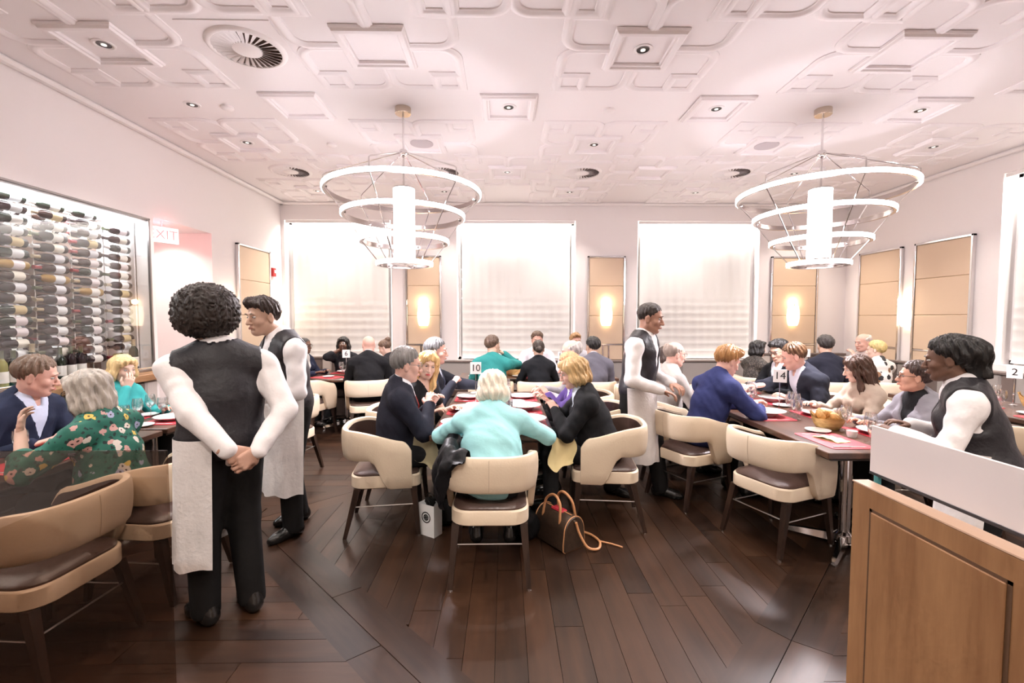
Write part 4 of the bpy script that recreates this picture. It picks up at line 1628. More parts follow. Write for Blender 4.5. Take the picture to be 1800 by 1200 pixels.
def np_mesh(name, parts, m):
    """parts: list of (V,Q)"""
    vs, qs, o = [], [], 0
    for V, Q in parts:
        vs.append(V)
        qs.append(Q + o)
        o += len(V)
    V, Q = np.concatenate(vs), np.concatenate(qs)
    me = bpy.data.meshes.new(name)
    me.vertices.add(len(V))
    me.vertices.foreach_set('co', V.astype(np.float32).ravel())
    me.loops.add(len(Q) * 4)
    me.loops.foreach_set('vertex_index', Q.astype(np.int32).ravel())
    me.polygons.add(len(Q))
    me.polygons.foreach_set('loop_start', np.arange(0, len(Q) * 4, 4, dtype=np.int32))
    me.polygons.foreach_set('use_smooth', np.ones(len(Q), bool))
    me.materials.append(m)
    me.update(calc_edges=True)
    return me


def nv(v):
    v = np.array(v, float)
    return v / (np.linalg.norm(v) + 1e-9)


def rotm(axis, deg):
    return np.array(Matrix.Rotation(math.radians(deg), 3, axis))


# ---- hands: palm, four fingers of different lengths, thumb
HANDS = {}


def hand_geo(grip, h):
    key = (grip, h)
    if key in HANDS:
        return HANDS[key]
    F = Field((-.05, -.075, -.11), (.2, .1, .06), h)
    up = ((0, 0, 1), 1.5)
    ys = (.029, .0095, -.0105, -.029)
    for y, x in zip(ys, (.086, .09, .087, .08)):
        F.cap((.0, y * .45, 0), (x, y, 0), .021, .0125, .012, up)
    F.cap((-.045, 0, 0), (.01, 0, 0), .025, .024, .012, ((0, 0, 1), 1.25))
    curl = {'relaxed': (18, 28, 20), 'flat': (8, 10, 8), 'fist': (70, 85, 55), 'hold': (42, 52, 34)}[grip]
    for i, (y, x, L) in enumerate(zip(ys, (.086, .09, .087, .08), (.072, .08, .074, .058))):
        p = np.array((x, y, 0.))
        a = 0
        sp = (.10, .03, -.04, -.12)[i] * (1 if grip != 'fist' else .3)
        for j, f in enumerate((.45, .3, .25)):
            a += curl[j] * (1 + .08 * i)
            d = np.array((math.cos(math.radians(a)) * math.cos(sp), math.sin(sp) * math.cos(math.radians(a)), -math.sin(math.radians(a))))
            q = p + d * L * f
            r0 = (.0098, .0088, .008)[j]
            F.cap(p, q, r0, (.0088, .008, .0065)[j], .003)
            p = q
    th = {'relaxed': ((.058, .056, -.018), (.088, .058, -.03)), 'flat': ((.055, .062, -.012), (.084, .078, -.016)), 'fist': ((.062, .044, -.03), (.085, .018, -.045)), 'hold': ((.055, .052, -.03), (.082, .044, -.05))}[grip]
    F.chain([(.012, .02, -.006), (.03, .038, -.01), th[0], th[1]], [.018, .0155, .0115, .0085], .008)
    HANDS[key] = F.mesh()
    return HANDS[key]


def place(VQ, R, o, mirror=False):
    V, Q = VQ
    V = V.copy()
    if mirror:
        V[:, 1] *= -1
        Q = Q[:, ::-1]
    return V @ np.array(R, np.float32).T + np.array(o, np.float32), Q


# ---- shared small face parts
def eye_mesh():
    mb = MB().lathe([(0, .0125), (.004, .0119), (.0062, .0108), (.009, .0087), (.0115, .0045), (.0122, -.002), (.008, -.0098), (0, -.0125)], 14)
    me = mb.mesh('eye', [mat('eye white', (.55, .52, .5), .25), mat('iris', (.04, .025, .015), .15)])
    for p in me.polygons:
        if p.center.z > .0108:
            p.material_index = 1
    return me


ME_EYE = eye_mesh()
BROW = {}


def brow_mesh(hm):
    if hm.name not in BROW:
        mb = MB()
        mb.tube([(-.019, -.004, -.002), (-.01, .001, .002), (.004, .002, .0035), (.018, -.007, -.001)], [.0018, .003, .003, .0015], 6)
        BROW[hm.name] = mb.mesh('eyebrow', hm)
    return BROW[hm.name]


LIPS = {}


def lips_mesh(c):
    if c not in LIPS:
        mb = MB()
        for s, r in ((1, .0045), (-1, .0052)):
            mb.tube([(-.024, -.007, 0), (-.012, .001, .003 * s), (0, .0035, .0035 * s), (.012, .001, .003 * s), (.024, -.007, 0)], [.0012, r * .8, r, r * .8, .0012], 8)
        LIPS[c] = mb.mesh('lips', mat('lips %.2f %.2f' % c[:2], c, .45))
    return LIPS[c]


def glasses_mesh(m, r=.021):
    mb = MB()
    for sx in (-1, 1):
        mb.tube([(sx * .032 + r * 1.15 * math.cos(2 * PI * k / 16), .0, r * .8 * math.sin(2 * PI * k / 16)) for k in range(16)], .0022, 6, closed=True)
        mb.tube([(sx * .056, 0, .004), (sx * .072, -.02, .005), (sx * .078, -.09, .004), (sx * .076, -.11, -.008)], .002, 6)
    mb.tube([(-.009, 0, .002), (0, .003, .005), (.009, 0, .002)], .002, 6)
    return mb.mesh('glasses', m)


ME_GLASS = None


def shoe_mesh():
    F = Field((-.07, -.12, -.03), (.07, .22, .14), .012)
    F.chain([(0, -.05, .045), (0, .03, .05), (.0, .11, .032), (0, .155, .028)], [.042, .042, .04, .03], .03, ((1, 0, 0), 1.12))
    F.cap((0, -.045, .05), (0, -.035, .1), .044, .043, .03)
    F.keep(lambda X, Y, Z: -Z + 0 * X + 0 * Y)
    a = F.mesh()
    return np_mesh('shoe', [a], mat('black shoe leather', (.012, .011, .011), .25, coat=.3))


ME_SHOE = shoe_mesh()
SKIN = {}


def skin(c):
    if c not in SKIN:
        m = mat('skin %.2f %.2f' % (c[0], c[1]), c, .5, bump=(120, .05), mottle=(18, .06))
        m.node_tree.nodes['Principled BSDF'].inputs['Subsurface Weight'].default_value = .0
        SKIN[c] = m
    return SKIN[c]


def hair_mat(c):
    n = 'hair %.2f %.2f %.2f' % c
    return mat(n, c, .45, bump=(55, .55), mottle=(26, .30), stretch=(1, 1, .12))


def cloth(n, c, rough=.85, sheen=0., bump=(13, .3)):
    return mat(n, c, rough, sheen=0., spec=.2, bump=bump, mottle=(9, .08))


FAIR, PINK, TANS, DARK, BROWN = (.74, .50, .40), (.72, .42, .34), (.60, .38, .28), (.14, .065, .04), (.26, .13, .08)


def person(lb, pos, face, H=1.74, fem=False, seated=True, seat=.485, lean=5., side=0., twist=0., head=(0, 0, 0), hL=(-.17, .40, .80), hR=(.17, .40, .80), gL='relaxed', gR='relaxed', eL=None, eR=None, dirL=None, dirR=None, skinc=FAIR, hair='short', hcol=(.1, .05, .03), top=(.02, .02, .025), topmat=None, under=None, vneck=.0, sleeve='long', vest=None, apron=None, collar=True, tie=None, legs=(.02, .02, .022), bulk=1., near=False, far=False, stance=((-.11, 0, 0), (.11, 0, 0)), faceparts=True, glasses=None, lips=None, lapel=False, legw=1., slw=0., hoff=(0, 0, 0), fullness=1., neckopen=0.):
    s = H / 1.75
    hd, ht, hh = (.0054, .0108, .0052) if near else ((.0082, .0155, .0072) if far else (.0067, .013, .006))
    P = np.array((0, 0, (seat + .095 * s) if seated else .93 * s))
    u = nv((math.sin(math.radians(side)), math.sin(math.radians(lean)), math.cos(math.radians(lean)) * math.cos(math.radians(side))))
    r = nv(rotm('Z', twist) @ np.array((1, 0, 0)))
    r = nv(r - u * (r @ u))
    f = np.cross(u, r)
    sw = (.165 if fem else .19) * s * (1 + (bulk - 1) * .38)
    N = P + u * .50 * s + f * .0
    S = {-1: N - u * .09 * s - r * sw, 1: N - u * .09 * s + r * sw}
    Hc = N + u * .155 * s + f * .035 + np.array(hoff)
    fh = nv((f[0], f[1], f[2] * .35))
    rh = nv(np.cross(fh, (0, 0, 1)))
    B0 = np.stack([rh, fh, np.cross(rh, fh)], 1)
    RH = B0 @ rotm('Z', head[0]) @ rotm('X', head[1]) @ rotm('Y', head[2])   # head axes as columns
    hs = s * (.97 if fem else 1.0) * 1.02

    def HL(p):
        return Hc + RH @ (np.array(p, float) * hs)
    # arms
    la, lf = .29 * s, .255 * s
    E, W = {}, {}
    for sd, tg, el in ((-1, hL, eL), (1, hR, eR)):
        T = np.array(tg, float)
        d = T - S[sd]
        L = np.linalg.norm(d)
        mx = (la + lf) * .985
        if L > mx:
            T = S[sd] + d / L * mx
            d, L = T - S[sd], mx
        L = max(L, .12)
        x = (la * la - lf * lf + L * L) / (2 * L)
        hgt = math.sqrt(max(0, la * la - x * x))
        pole = np.array(el if el is not None else (sd * .55, -.35, -.8), float)
        dn = nv(d)
        pole = nv(pole - dn * (pole @ dn))
        E[sd], W[sd] = S[sd] + dn * x + pole * hgt, T
    # legs
    hip = {sd: P + np.array((sd * .085 * s, .0, -.03)) for sd in (-1, 1)}
    K, A = {}, {}
    for i, sd in enumerate((-1, 1)):
        if seated:
            K[sd] = hip[sd] + np.array((sd * .035, .415 * s, .0))
            A[sd] = np.array((K[sd][0] + sd * .01, K[sd][1] - .02, .095))
        else:
            A[sd] = np.array((stance[i][0], stance[i][1], .095 + stance[i][2]))
            m_ = (hip[sd] + A[sd]) / 2
            K[sd] = m_ + np.array((0, .03, .01))

    b = bulk

    def torso(F, o, arms=None, low=-.02):
        F.ell(P + u * .02, (.168 * s * (1 + (b - 1) * .7) + o, (.12 * s * b + o), .125 * s + o), (r, f, u), .04)
        F.cap(P + u * .06 * s, P + u * .24 * s, (.132 if fem else .142) * s * b + o, (.128 if fem else .15) * s * b + o, .05, (f, 1.22))
        F.cap(P + u * .25 * s, P + u * .40 * s, (.132 if fem else .15) * s * (1 + (b - 1) * .6) + o, (.125 if fem else .14) * s + o, .05, (f, 1.30))
        if b > 1.05:
            F.ell(P + u * .12 * s + f * .05, (.14 * b, .10 * b + o, .15), (r, f, u), .05)
        F.cap(S[-1] + r * .02, S[1] - r * .02, .055 * s + o, None, .05)
        for sd in (-1, 1):
            F.cap(N - u * .02 * s + r * sd * .03, S[sd] - r * sd * .0 - u * .006, .055 * s + o, .048 * s + o, .05)
        F.cap(N - u * .06, N + u * .0, .075 * s + o * .7, .06 * s + o * .5, .04)
        if fem:
            for sd in (-1, 1):
                F.ell(P + u * .315 * s + r * sd * .068 * s + f * .085 * s, (.062 * s + o, .055 * s + o, .06 * s + o), (r, f, u), .04)
        else:
            F.ell(P + u * .37 * s + f * .06 * s, (.125 * s + o, .06 * s + o * .8, .075 * s), (r, f, u), .04)

    def arm(F, sd, o, to=1., oc=None):
        bb = 1 + (b - 1) * .25
        k = (.88 if fem else 1.) * s * bb
        wr = E[sd] + (W[sd] - E[sd]) * to
        F.cap(S[sd], E[sd], .058 * k + o, .043 * k + o, .03)
        F.cap(E[sd], wr, .043 * k + o, ((.029 + .014 * (1 - to)) * k + (o if oc is None else oc)), .02)

    lo = np.min([P - .3, N - .3, *[E[q] - .12 for q in E], *[W[q] - .12 for q in W], *[K[q] - .15 for q in K], *[A[q] - .12 for q in A]], 0)
    hi = np.max([P + .3, N + .15, *[E[q] + .12 for q in E], *[W[q] + .12 for q in W], *[K[q] + .15 for q in K], *[A[q] + .12 for q in A]], 0)

    # --- body: head and neck (fine), hands (fine), trunk and limbs
    Fh = Field((-.11, -.15, -.26), (.11, .15, .15), hd / hs)
    nb = RH.T @ (N - u * .02 - Hc) / hs
    Fh.ell((0, -.012, .036), (.077, .098, .086), k=.03)
    Fh.ell((0, .026, -.040), (.059, .064, .078), k=.035)
    Fh.cap((0, .068, -.097), (0, .06, -.093), .022 if not fem else .018, None, .03)
    for sx in (-1, 1):
        Fh.cap((sx * .05, .0, -.06), (sx * .02, .055, -.095), .022 if not fem else .018, .018, .03)
        Fh.ell((sx * .036, .056, -.026), (.026, .026, .024), k=.02)
        Fh.ell((sx * .032, .099, .010), (.019, .016, .012), k=.014, sign=-1)
        if not (fem and hair in ('long', 'bob', 'braids')):
            Fh.ell((sx * .079, -.008, -.008), (.010, .021, .034), k=.008)
            Fh.ell((sx * .089, .0, -.006), (.006, .012, .02), k=.006, sign=-1)
        Fh.ell((sx * .0125, .1, -.034), (.0095, .010, .008), k=.008)
    Fh.cap((-.03, .083, .028), (.03, .083, .028), .011, None, .014)
    Fh.chain([(0, .087, .012), (0, .102, -.012), (0, .112, -.031)], [.0085, .0095, .0125], .010)
    Fh.ell((0, .089, -.064), (.024, .014, .014), k=.014)
    Fh.ell((0, .088, -.08), (.02, .01, .005), k=.01, sign=-1)
    Fh.cap((0, -.02, -.05), nb, (.053 if not fem else .045), (.062 if not fem else .053), .035)
    hv = Fh.mesh()
    hv = ((hv[0] * hs) @ RH.T.astype(np.float32) + Hc.astype(np.float32), hv[1])
    parts = [hv]
    for sd, g, dr in ((-1, gL, dirL), (1, gR, dirR)):
        if g is None:
            continue
        x = nv(dr[0]) if dr is not None else nv(W[sd] - E[sd])
        z = np.array(dr[1] if dr is not None else (0, 0, 1.), float)
        z = nv(z - x * (z @ x)) if abs(nv(z) @ x) < .97 else nv(np.cross(x, r))
        y = np.cross(z, x)
        k = s * (.92 if fem else 1.03)
        V, Q = place(hand_geo(g, hh), np.stack([x, y, z], 1) * k, W[sd], mirror=(sd < 0))
        parts.append((V, Q))
    Fb = Field(lo, hi, ht * (1.7 if sleeve in ('long', 'three') else 1.0))
    torso(Fb, 0)
    for sd in (-1, 1):
        arm(Fb, sd, -.007 if sleeve == 'long' else 0)
        Fb.cap(hip[sd], K[sd], .078 * s, .055 * s, .04)
        Fb.cap(K[sd], A[sd], .05 * s, .034 * s, .03)
    parts.append(Fb.mesh())
    o = tag(put('person', np_mesh('person', parts, skin(skinc))), lb, 'person')
    rz = math.atan2(-face[0], face[1])
    o.location = (pos[0], pos[1], 0)
    o.rotation_euler = (0, 0, rz)

    # --- trousers and shoes
    Fl = Field((lo[0], lo[1], 0), (hi[0], hi[1], P[2] + .16), ht * 1.5)
    Fl.ell(P + u * .02, (.175 * s * (1 + (b - 1) * .7), .128 * s * b, .125 * s), (r, f, u), .05)
    for sd in (-1, 1):
        Fl.cap(hip[sd], K[sd], .096 * s * (1 + (b - 1) * .5) * legw, .07 * s * legw, .045)
        Fl.cap(K[sd], A[sd] - (0, 0, .03), .07 * s * legw, .060 * s * legw, .03)
    Fl.keep(lambda X, Y, Z: .042 - Z + 0 * X + 0 * Y)
    put('trousers', np_mesh('trousers', [Fl.mesh()], cloth('trouser cloth %.2f %.2f' % (legs[0], legs[2]), legs)), o)
    for sd in (-1, 1):
        put('shoe', ME_SHOE, o, (A[sd][0], A[sd][1] + .01, A[sd][2] - .095), (0, 0, -sd * .12))

    # --- garments
    tm = topmat or cloth('top %.2f %.2f %.2f' % top, top)
    tl, th_ = lo.copy(), hi.copy()
    tl[2] = P[2] - .16

    def chest(X, Y, Z):
        px, py, pz = X - N[0], Y - N[1], Z - N[2]
        return px * r[0] + py * r[1] + pz * r[2], px * f[0] + py * f[1] + pz * f[2], px * u[0] + py * u[1] + pz * u[2]

    def vee(depth, half=.085):
        def fn(X, Y, Z):
            a, c_, d_ = chest(X, Y, Z)
            wdt = half * np.clip((d_ + depth) / depth, -1, 1.25)
            return -np.maximum(np.abs(a) - wdt, -(c_ - .01)) * .8
        return fn
    off = .016 if not under else .024
    Ft = Field(tl, th_, ht)
    torso(Ft, off)
    if seated and under:
        Ft.ell(P - u * .05, (.18 * s * (1 + (b - 1) * .7), .135 * s * b, .1), (r, f, u), .05)
    for sd in (-1, 1):
        if sleeve == 'long':
            arm(Ft, sd, .02 if under else .014 + slw, .96, .016 if under else .014 + slw * .4)
        elif sleeve == 'three':
            arm(Ft, sd, .022, .35)
        elif sleeve == 'short':
            Ft.cap(S[sd], S[sd] + (E[sd] - S[sd]) * .5, .058 * s + .012, .05 * s + .016, .03)
        elif sleeve == 'cap':
            Ft.cap(S[sd], S[sd] + (E[sd] - S[sd]) * .22, .058 * s + .012, .055 * s + .012, .03)
    if collar and under:
        Ft.cap(N - u * .05, N + u * .012 - f * .012, .085 * s, .076 * s, .02)
    # soft folds
    X, Y, Z = Ft.full()
    Ft.F += (.0045 * np.sin(31 * X + 17 * Z + 3 * np.sin(9 * Y)) * np.sin(23 * Y - 14 * Z + 1.3 + 4 * X) + .003 * np.sin(58 * Z + 26 * X + 5 * np.sin(17 * Y)) * np.sin(20 * X + 31 * Y)).astype(np.float32)
    if vneck:
        Ft.keep(vee(vneck))
    elif neckopen:
        Ft.keep(vee(neckopen, .075))
    if not vneck or vest:
        pass
    tname = 'jacket' if under else ('shirt' if collar else 'top')
    put(tname, np_mesh(tname, [Ft.mesh()], tm), o)
    if under:
        Fs = Field(N - .30, N + .13, ht * .8)
        torso(Fs, .013)
        if collar:
            Fs.cap(N - u * .03, N + u * .05 + f * .004, .071 * s, .062 * s, .012)
        Fs.keep(lambda X, Y, Z: np.maximum(-chest(X, Y, Z)[1] - (.075 if collar else 0), np.maximum(-chest(X, Y, Z)[2] - .27, np.abs(chest(X, Y, Z)[0]) - .12)))
        if collar:
            Fs.keep(lambda X, Y, Z: -np.maximum(np.abs(chest(X, Y, Z)[0]) - .018 - .25 * np.clip(chest(X, Y, Z)[2] + .02, 0, .1), np.maximum(-(chest(X, Y, Z)[1] - .04), -(chest(X, Y, Z)[2] + .03))) * .8)
        sh = put('shirt', np_mesh('shirt', [Fs.mesh()], cloth('shirt %.2f %.2f %.2f' % under, under, .8, .1, (60, .1))), o)
        for sd in (-1, 1):
            if sleeve == 'long' and near:
                d = W[sd] - E[sd]
                mbc = MB().cyl(tuple(W[sd] - d * .1), tuple(W[sd] - d * .005), .037 * s, .036 * s, 16)
                mbc.build('cuff', MATS['shirt %.2f %.2f %.2f' % under], o)
        if lapel:
            Fp = Field(N - .34, N + .05, ht * .8)
            torso(Fp, .030)
            dp = vneck

            def lapfn(X, Y, Z):
                a, c_, d_ = chest(X, Y, Z)
                wdt = .085 * np.clip((d_ + dp) / dp, 0, 1.25)
                aa = np.abs(a)
                return np.maximum(np.maximum(aa - wdt - .012 - .04 * np.clip((d_ + dp) / dp, 0, 1), wdt + .001 - aa), np.maximum(-(c_ - .02), np.maximum(d_ - .0, -d_ - dp)))
            Fp.keep(lapfn)
            put('lapels', np_mesh('lapels', [Fp.mesh()], tm), o)
        if tie:
            pts = []
            for k in range(9):
                z = .005 - .30 * k / 8
                base = N + u * z
                pts.append((base, (.02 if k == 0 else .014 + .016 * k / 8)))
            P_ = []
            for base, w in pts:
                fd = .145 * s if base @ u < (N @ u) - .08 else .10 * s
                kk = min(1, max(0, (N @ u - base @ u) / .14))
                fd = (.078 + .07 * kk) * s * (1 + (b - 1) * .5)
                c = base + f * fd
                P_.append([tuple(c - r * w), tuple(c - r * w * .5 + f * .006), tuple(c + r * w * .5 + f * .006), tuple(c + r * w)])
            mt = MB().grid(P_)
            mt.grid([[tuple(np.array(p) - f * .008) for p in row][::-1] for row in P_])
            mt.build('tie', cloth('tie %.2f %.2f' % tie[:2], tie, .5), o)
    elif collar:
        Fc = Field(N - .12, N + .12, ht * .8)
        Fc.cap(N - u * .03, N + u * .045, .077 * s, .066 * s, .01)
        Fc.keep(lambda X, Y, Z: np.maximum(-(chest(X, Y, Z)[2] + .04), chest(X, Y, Z)[2] - .045))
        Fc.keep(lambda X, Y, Z: -np.maximum(np.abs(chest(X, Y, Z)[0]) - .02, -(chest(X, Y, Z)[1] - .03)) * .8)
        put('collar', np_mesh('collar', [Fc.mesh()], tm), o)
    if vest:
        Fv = Field(tl, th_, ht * .85)
        torso(Fv, .028)
        for sd in (-1, 1):
            cS = S[sd] + r * sd * .035 - u * .02

            def hole(X, Y, Z, cS=cS):
                px, py, pz = X - cS[0], Y - cS[1], Z - cS[2]
                dr_ = px * r[0] + py * r[1] + pz * r[2]
                q2 = px * px + py * py + pz * pz - dr_ * dr_
                return np.maximum(-np.maximum(np.sqrt(np.maximum(q2, 0)) - .135 * s, -(dr_ * sd + .035)) * .9, -9)
            Fv.keep(hole)
        Fv.keep(vee(.27, .07))
        Fv.keep(lambda X, Y, Z: -(chest(X, Y, Z)[2] + .56 * s))
        Fv.keep(lambda X, Y, Z: (lambda a, c_, d_: -np.maximum(np.sqrt(a * a + (c_ - .0) ** 2) - .083 * s, -(d_ + .05)) * .9)(*chest(X, Y, Z)))
        put('vest', np_mesh('vest', [Fv.mesh()], mat('black vest satin', (.014, .012, .016), .5, bump=(22, .3))), o)
    if apron is not None:
        a0, a1, z1, z0 = apron       # angular span in degrees round the front, top, bottom
        rows_ = []
        for j in range(25):
            f_ = j / 24
            z = z1 + (z0 - z1) * f_
            row = []
            for i in range(41):
                a = math.radians(a0 + (a1 - a0) * i / 40)
                rr = 1 + .05 * f_ + .03 * f_ * math.sin(i * .75 + 1) + .012 * math.sin(i * 1.7 + j * .3) * f_
                rx, ry = .178 * s * (1 + (b - 1) * .7) + .022, .128 * s * b + .03
                row.append((rx * rr * math.sin(a), .005 + ry * rr * math.cos(a) + .03 * f_, z + .008 * math.sin(i * .6) * f_))
            rows_.append(row)
        ap = MB().grid(rows_)
        ap.grid([[(x * .985, y * .98, z) for x, y, z in row][::-1] for row in rows_])
        ap.build('apron', cloth('white apron linen', (.80, .76, .75), .85, .1, (50, .2)), o)

    # --- hair
    if hair:
        hm = hair_mat(hcol)
        g = hd * (1.15 if near else 1.3)
        ext = {'long': .36, 'bob': .18, 'braids': .42, 'shag': .26}.get(hair, .12)
        Fr = Field((-.2, -.24, -ext), (.2, .16, .26), g) if hair == 'afro' else Field((-.14, -.2, -ext), (.14, .15, .2), g)
        q = fullness
        if hair in ('short', 'balding', 'fringe', 'crop'):
            t_ = .006 if hair == 'crop' else .014 * q
            Fr.ell((0, -.014, .040), (.078 + t_, .099 + t_, .087 + t_), k=.01)
            cutc = .0 if hair != 'crop' else -.004
            pl = lambda X, Y, Z: (Y - .92 * Z + .004 + cutc + 0 * X) * .72
            Fr.F += (.75 * t_ * np.clip(1 + pl(*Fr.full()) / .06, 0, 1)).astype(np.float32)
            Fr.keep(pl)
            Fr.keep(lambda X, Y, Z: -(Z + .085) + 0 * X + 0 * Y)
            if hair == 'balding':
                Fr.keep(lambda X, Y, Z: (Z - .065 + .35 * Y + 0 * X) * .9)
            if hair == 'fringe':
                Fr.chain([(-.05, .058, .092), (.01, .078, .108), (.055, .066, .094)], [.014, .02, .014], .03)
                Fr.cap((0, 0, .122), (.02, .06, .118), .024, .018, .03)
        elif hair == 'afro':
            Fr.ell((0, -.03, .065), (.15, .15, .128), k=.02)
            Fr.ell((0, -.06, -.005), (.14, .115, .088), k=.05)
            Fr.keep(lambda X, Y, Z: -np.maximum(np.maximum(.045 - Y, Z - .07), np.abs(X) - .075))
        elif hair == 'bun':
            Fr.ell((0, -.014, .040), (.087, .108, .095), k=.01)
            Fr.keep(lambda X, Y, Z: (Y - .95 * Z + .0 + 0 * X) * .72)
            Fr.ell((0, -.10, .105) if not fem or q < 1.2 else (0, -.12, -.02), (.042 * q, .042 * q, .04 * q), k=.02)
        elif hair == 'bigbun':
            Fr.ell((0, -.025, .05), (.096, .118, .105), k=.01)
            Fr.F += (.012 * np.clip(1 + (Fr.full()[1] - .95 * Fr.full()[2]) / .05, 0, 1) + 0 * Fr.full()[0]).astype(np.float32)
            Fr.keep(lambda X, Y, Z: (Y - .95 * Z + .006 + 0 * X) * .72)
            Fr.ell((0, -.11, .03), (.085, .085, .09), k=.04)
            Fr.ell((0, -.13, -.09), (.05, .05, .06), k=.04)
        else:
            Fr.ell((0, -.016, .042), (.090 * q, .110 * q, .098), k=.01)
            Fr.keep(lambda X, Y, Z: (Y - 1.05 * Z - .012 - .25 * np.abs(X)) * .69)
            L = {'long': -.31, 'bob': -.115, 'braids': -.36, 'shag': -.17}[hair] + .02
            for sx in (-1, 1):
                Fr.chain([(sx * .07, .02, .07), (sx * .083, .015, -.03), (sx * .09, .02 if hair == 'long' else 0., L * .6), (sx * .078, .05 if hair == 'long' else 0., L)], [.022, .024 * q, .027 * q, .016], .03)
                Fr.chain([(sx * .05, -.06, .05), (sx * .075, -.055, -.05), (sx * .07, -.055, L * .7), (sx * .055, -.05, L)], [.04, .036, .034 * q, .02], .03)
            Fr.chain([(0, -.085, .04), (0, -.095, -.06), (0, -.085, L * .75), (0, -.08, L)], [.05, .045, .04, .022], .04)
            if hair == 'long':
                for sx in (-1, 1):
                    Fr.chain([(sx * .004, .05, .118), (sx * .045, .062, .085), (sx * .074, .045, .03), (sx * .084, .03, -.03)], [.013, .018, .018, .02], .02)
            else:
                Fr.chain([(-.06, .05, .06), (-.02, .08, .094), (.03, .082, .092), (.065, .045, .05)], [.016, .017, .017, .016], .02)
        X, Y, Z = Fr.full()
        if hair == 'afro':
            Fr.F += (.011 * np.sin(88 * X + 5 * np.sin(50 * Y)) * np.sin(92 * Y + 4 * np.sin(47 * Z)) * np.sin(85 * Z + 5 * np.sin(53 * X))).astype(np.float32)
        else:
            th2 = np.arctan2(X, -(Y + .01))
            am = .0028 if hair in ('crop', 'bun', 'balding') else .0045
            Fr.F += (am * np.sin(16 * th2 + 5 * np.sin(11 * Z)) + am * .8 * np.sin(37 * th2 + 14 * Z) + am * .5 * np.sin(60 * Z + 30 * Y) * np.sin(55 * X)).astype(np.float32)
        V, Q = Fr.mesh()
        V = (V * hs) @ RH.T.astype(np.float32) + Hc.astype(np.float32)
        put('hair', np_mesh('hair', [(V, Q)], hm), o)
    # --- face details
    if faceparts:
        Mh = Matrix([[*(RH[i] * hs), Hc[i]] for i in range(3)] + [[0, 0, 0, 1]])

        def fp(name, me, p, rot=None, sx=1):
            oo = put(name, me, o)
            oo.matrix_local = Mh @ Matrix.Translation(p) @ (rot or Matrix.Identity(4)) @ Matrix.Diagonal((sx, 1, 1, 1))
        for sx in (-1, 1):
            fp('eye', ME_EYE, (sx * .032, .0785, .0085), Matrix.Diagonal((.95, 1, .62, 1)) @ Matrix.Rotation(-PI / 2, 4, 'X'))
            fp('eyebrow', brow_mesh(hair_mat(tuple(c * .55 for c in hcol)) if hcol[0] > .25 else hair_mat(hcol)), (sx * .033, .096, .031), None, sx)
        fp('lips', lips_mesh(lips or tuple(round(c * k, 3) for c, k in zip(skinc, (.8, .55, .55)))), (0, .1005, -.064))
        if glasses:
            fp('glasses', glasses_mesh(glasses), (0, .104, .008))
    return o
# ---- the people of the photograph
GLS = mat('dark glasses rim', (.03, .02, .02), .3)
GLM = mat('thin metal rim', (.5, .45, .42), .25, .9)
NAVY, BLK, WHITE, LBLUE = (.018, .022, .05), (.012, .012, .014), (.78, .76, .77), (.5, .56, .72)
GREY, SILV = (.30, .28, .27), (.52, .50, .48)

# centre table
person('grey haired man with glasses and red tie clasping his hands at the centre table', (-.86, 3.50), (1, .28), H=1.78, lean=6, head=(4, -6, 0), hL=(-.03, .30, .93), hR=(.05, .27, .93), gL='relaxed', gR='relaxed', eL=(-.6, -.2, -.8), eR=(.75, -.2, -.75), skinc=PINK, hair='short', hcol=(.22, .205, .20), fullness=1.15, top=(.020, .021, .034), under=(.72, .74, .8), vneck=.24, lapel=True, tie=(.42, .04, .03), near=True, glasses=GLM, bulk=1.05)
person('long haired blonde woman in a black dress looking at the camera', (-.84, 4.13), (.92, -.40), H=1.68, fem=True, lean=12, head=(-44, -6, -10), hL=(-.12, .36, .80), hR=(.16, .30, .80), skinc=FAIR, hair='long', hcol=(.74, .50, .22), top=BLK, sleeve='short', collar=False, neckopen=.12, near=True, lips=(.55, .10, .10))
person('stout grey haired man in a dark suit reaching across the centre table', (-.84, 4.80), (1, .05), H=1.82, lean=7, head=(0, -3, 0), hL=(-.10, .62, .86), hR=(.16, .30, .93), gR='fist', skinc=PINK, hair='short', hcol=(.13, .128, .13), fullness=1.1, top=(.022, .024, .036), under=(.6, .66, .8), vneck=.22, lapel=True, tie=(.05, .06, .10), near=True, bulk=1.12)
person('white haired lady in a turquoise jacket with her back to the camera', (-.09, 2.86), (.02, 1), H=1.62, fem=True, lean=23, head=(10, -20, 0), hL=(-.2, .44, .80), hR=(.22, .42, .80), eL=(-.95, -.1, -.4), eR=(.95, -.1, -.4), skinc=PINK, hair='bob', hcol=(.90, .83, .70), fullness=1.12, top=(.40, .78, .82), collar=False, near=True, bulk=1.48, faceparts=False)
person('blonde woman in a black jacket leaning over her plate at the centre table', (.76, 3.58), (-1, .10), H=1.68, fem=True, lean=17, head=(0, -10, 0), hL=(-.06, .36, .88), hR=(.10, .42, .92), eL=(-.7, -.3, -.7), skinc=PINK, hair='bob', hcol=(.55, .36, .17), fullness=1.12, top=(.013, .012, .013), under=(.6, .66, .75), vneck=.22, collar=False, near=True, bulk=1.32)
person('red haired older woman in purple beside the blonde in the black jacket', (.80, 4.24), (-1, -.05), H=1.64, fem=True, lean=16, head=(8, -8, 0), hL=(-.05, .42, .92), hR=(.1, .42, .88), skinc=PINK, hair='short', hcol=(.62, .33, .16), fullness=1.6, top=(.10, .06, .22), under=(.7, .7, .74), vneck=.2, collar=False)
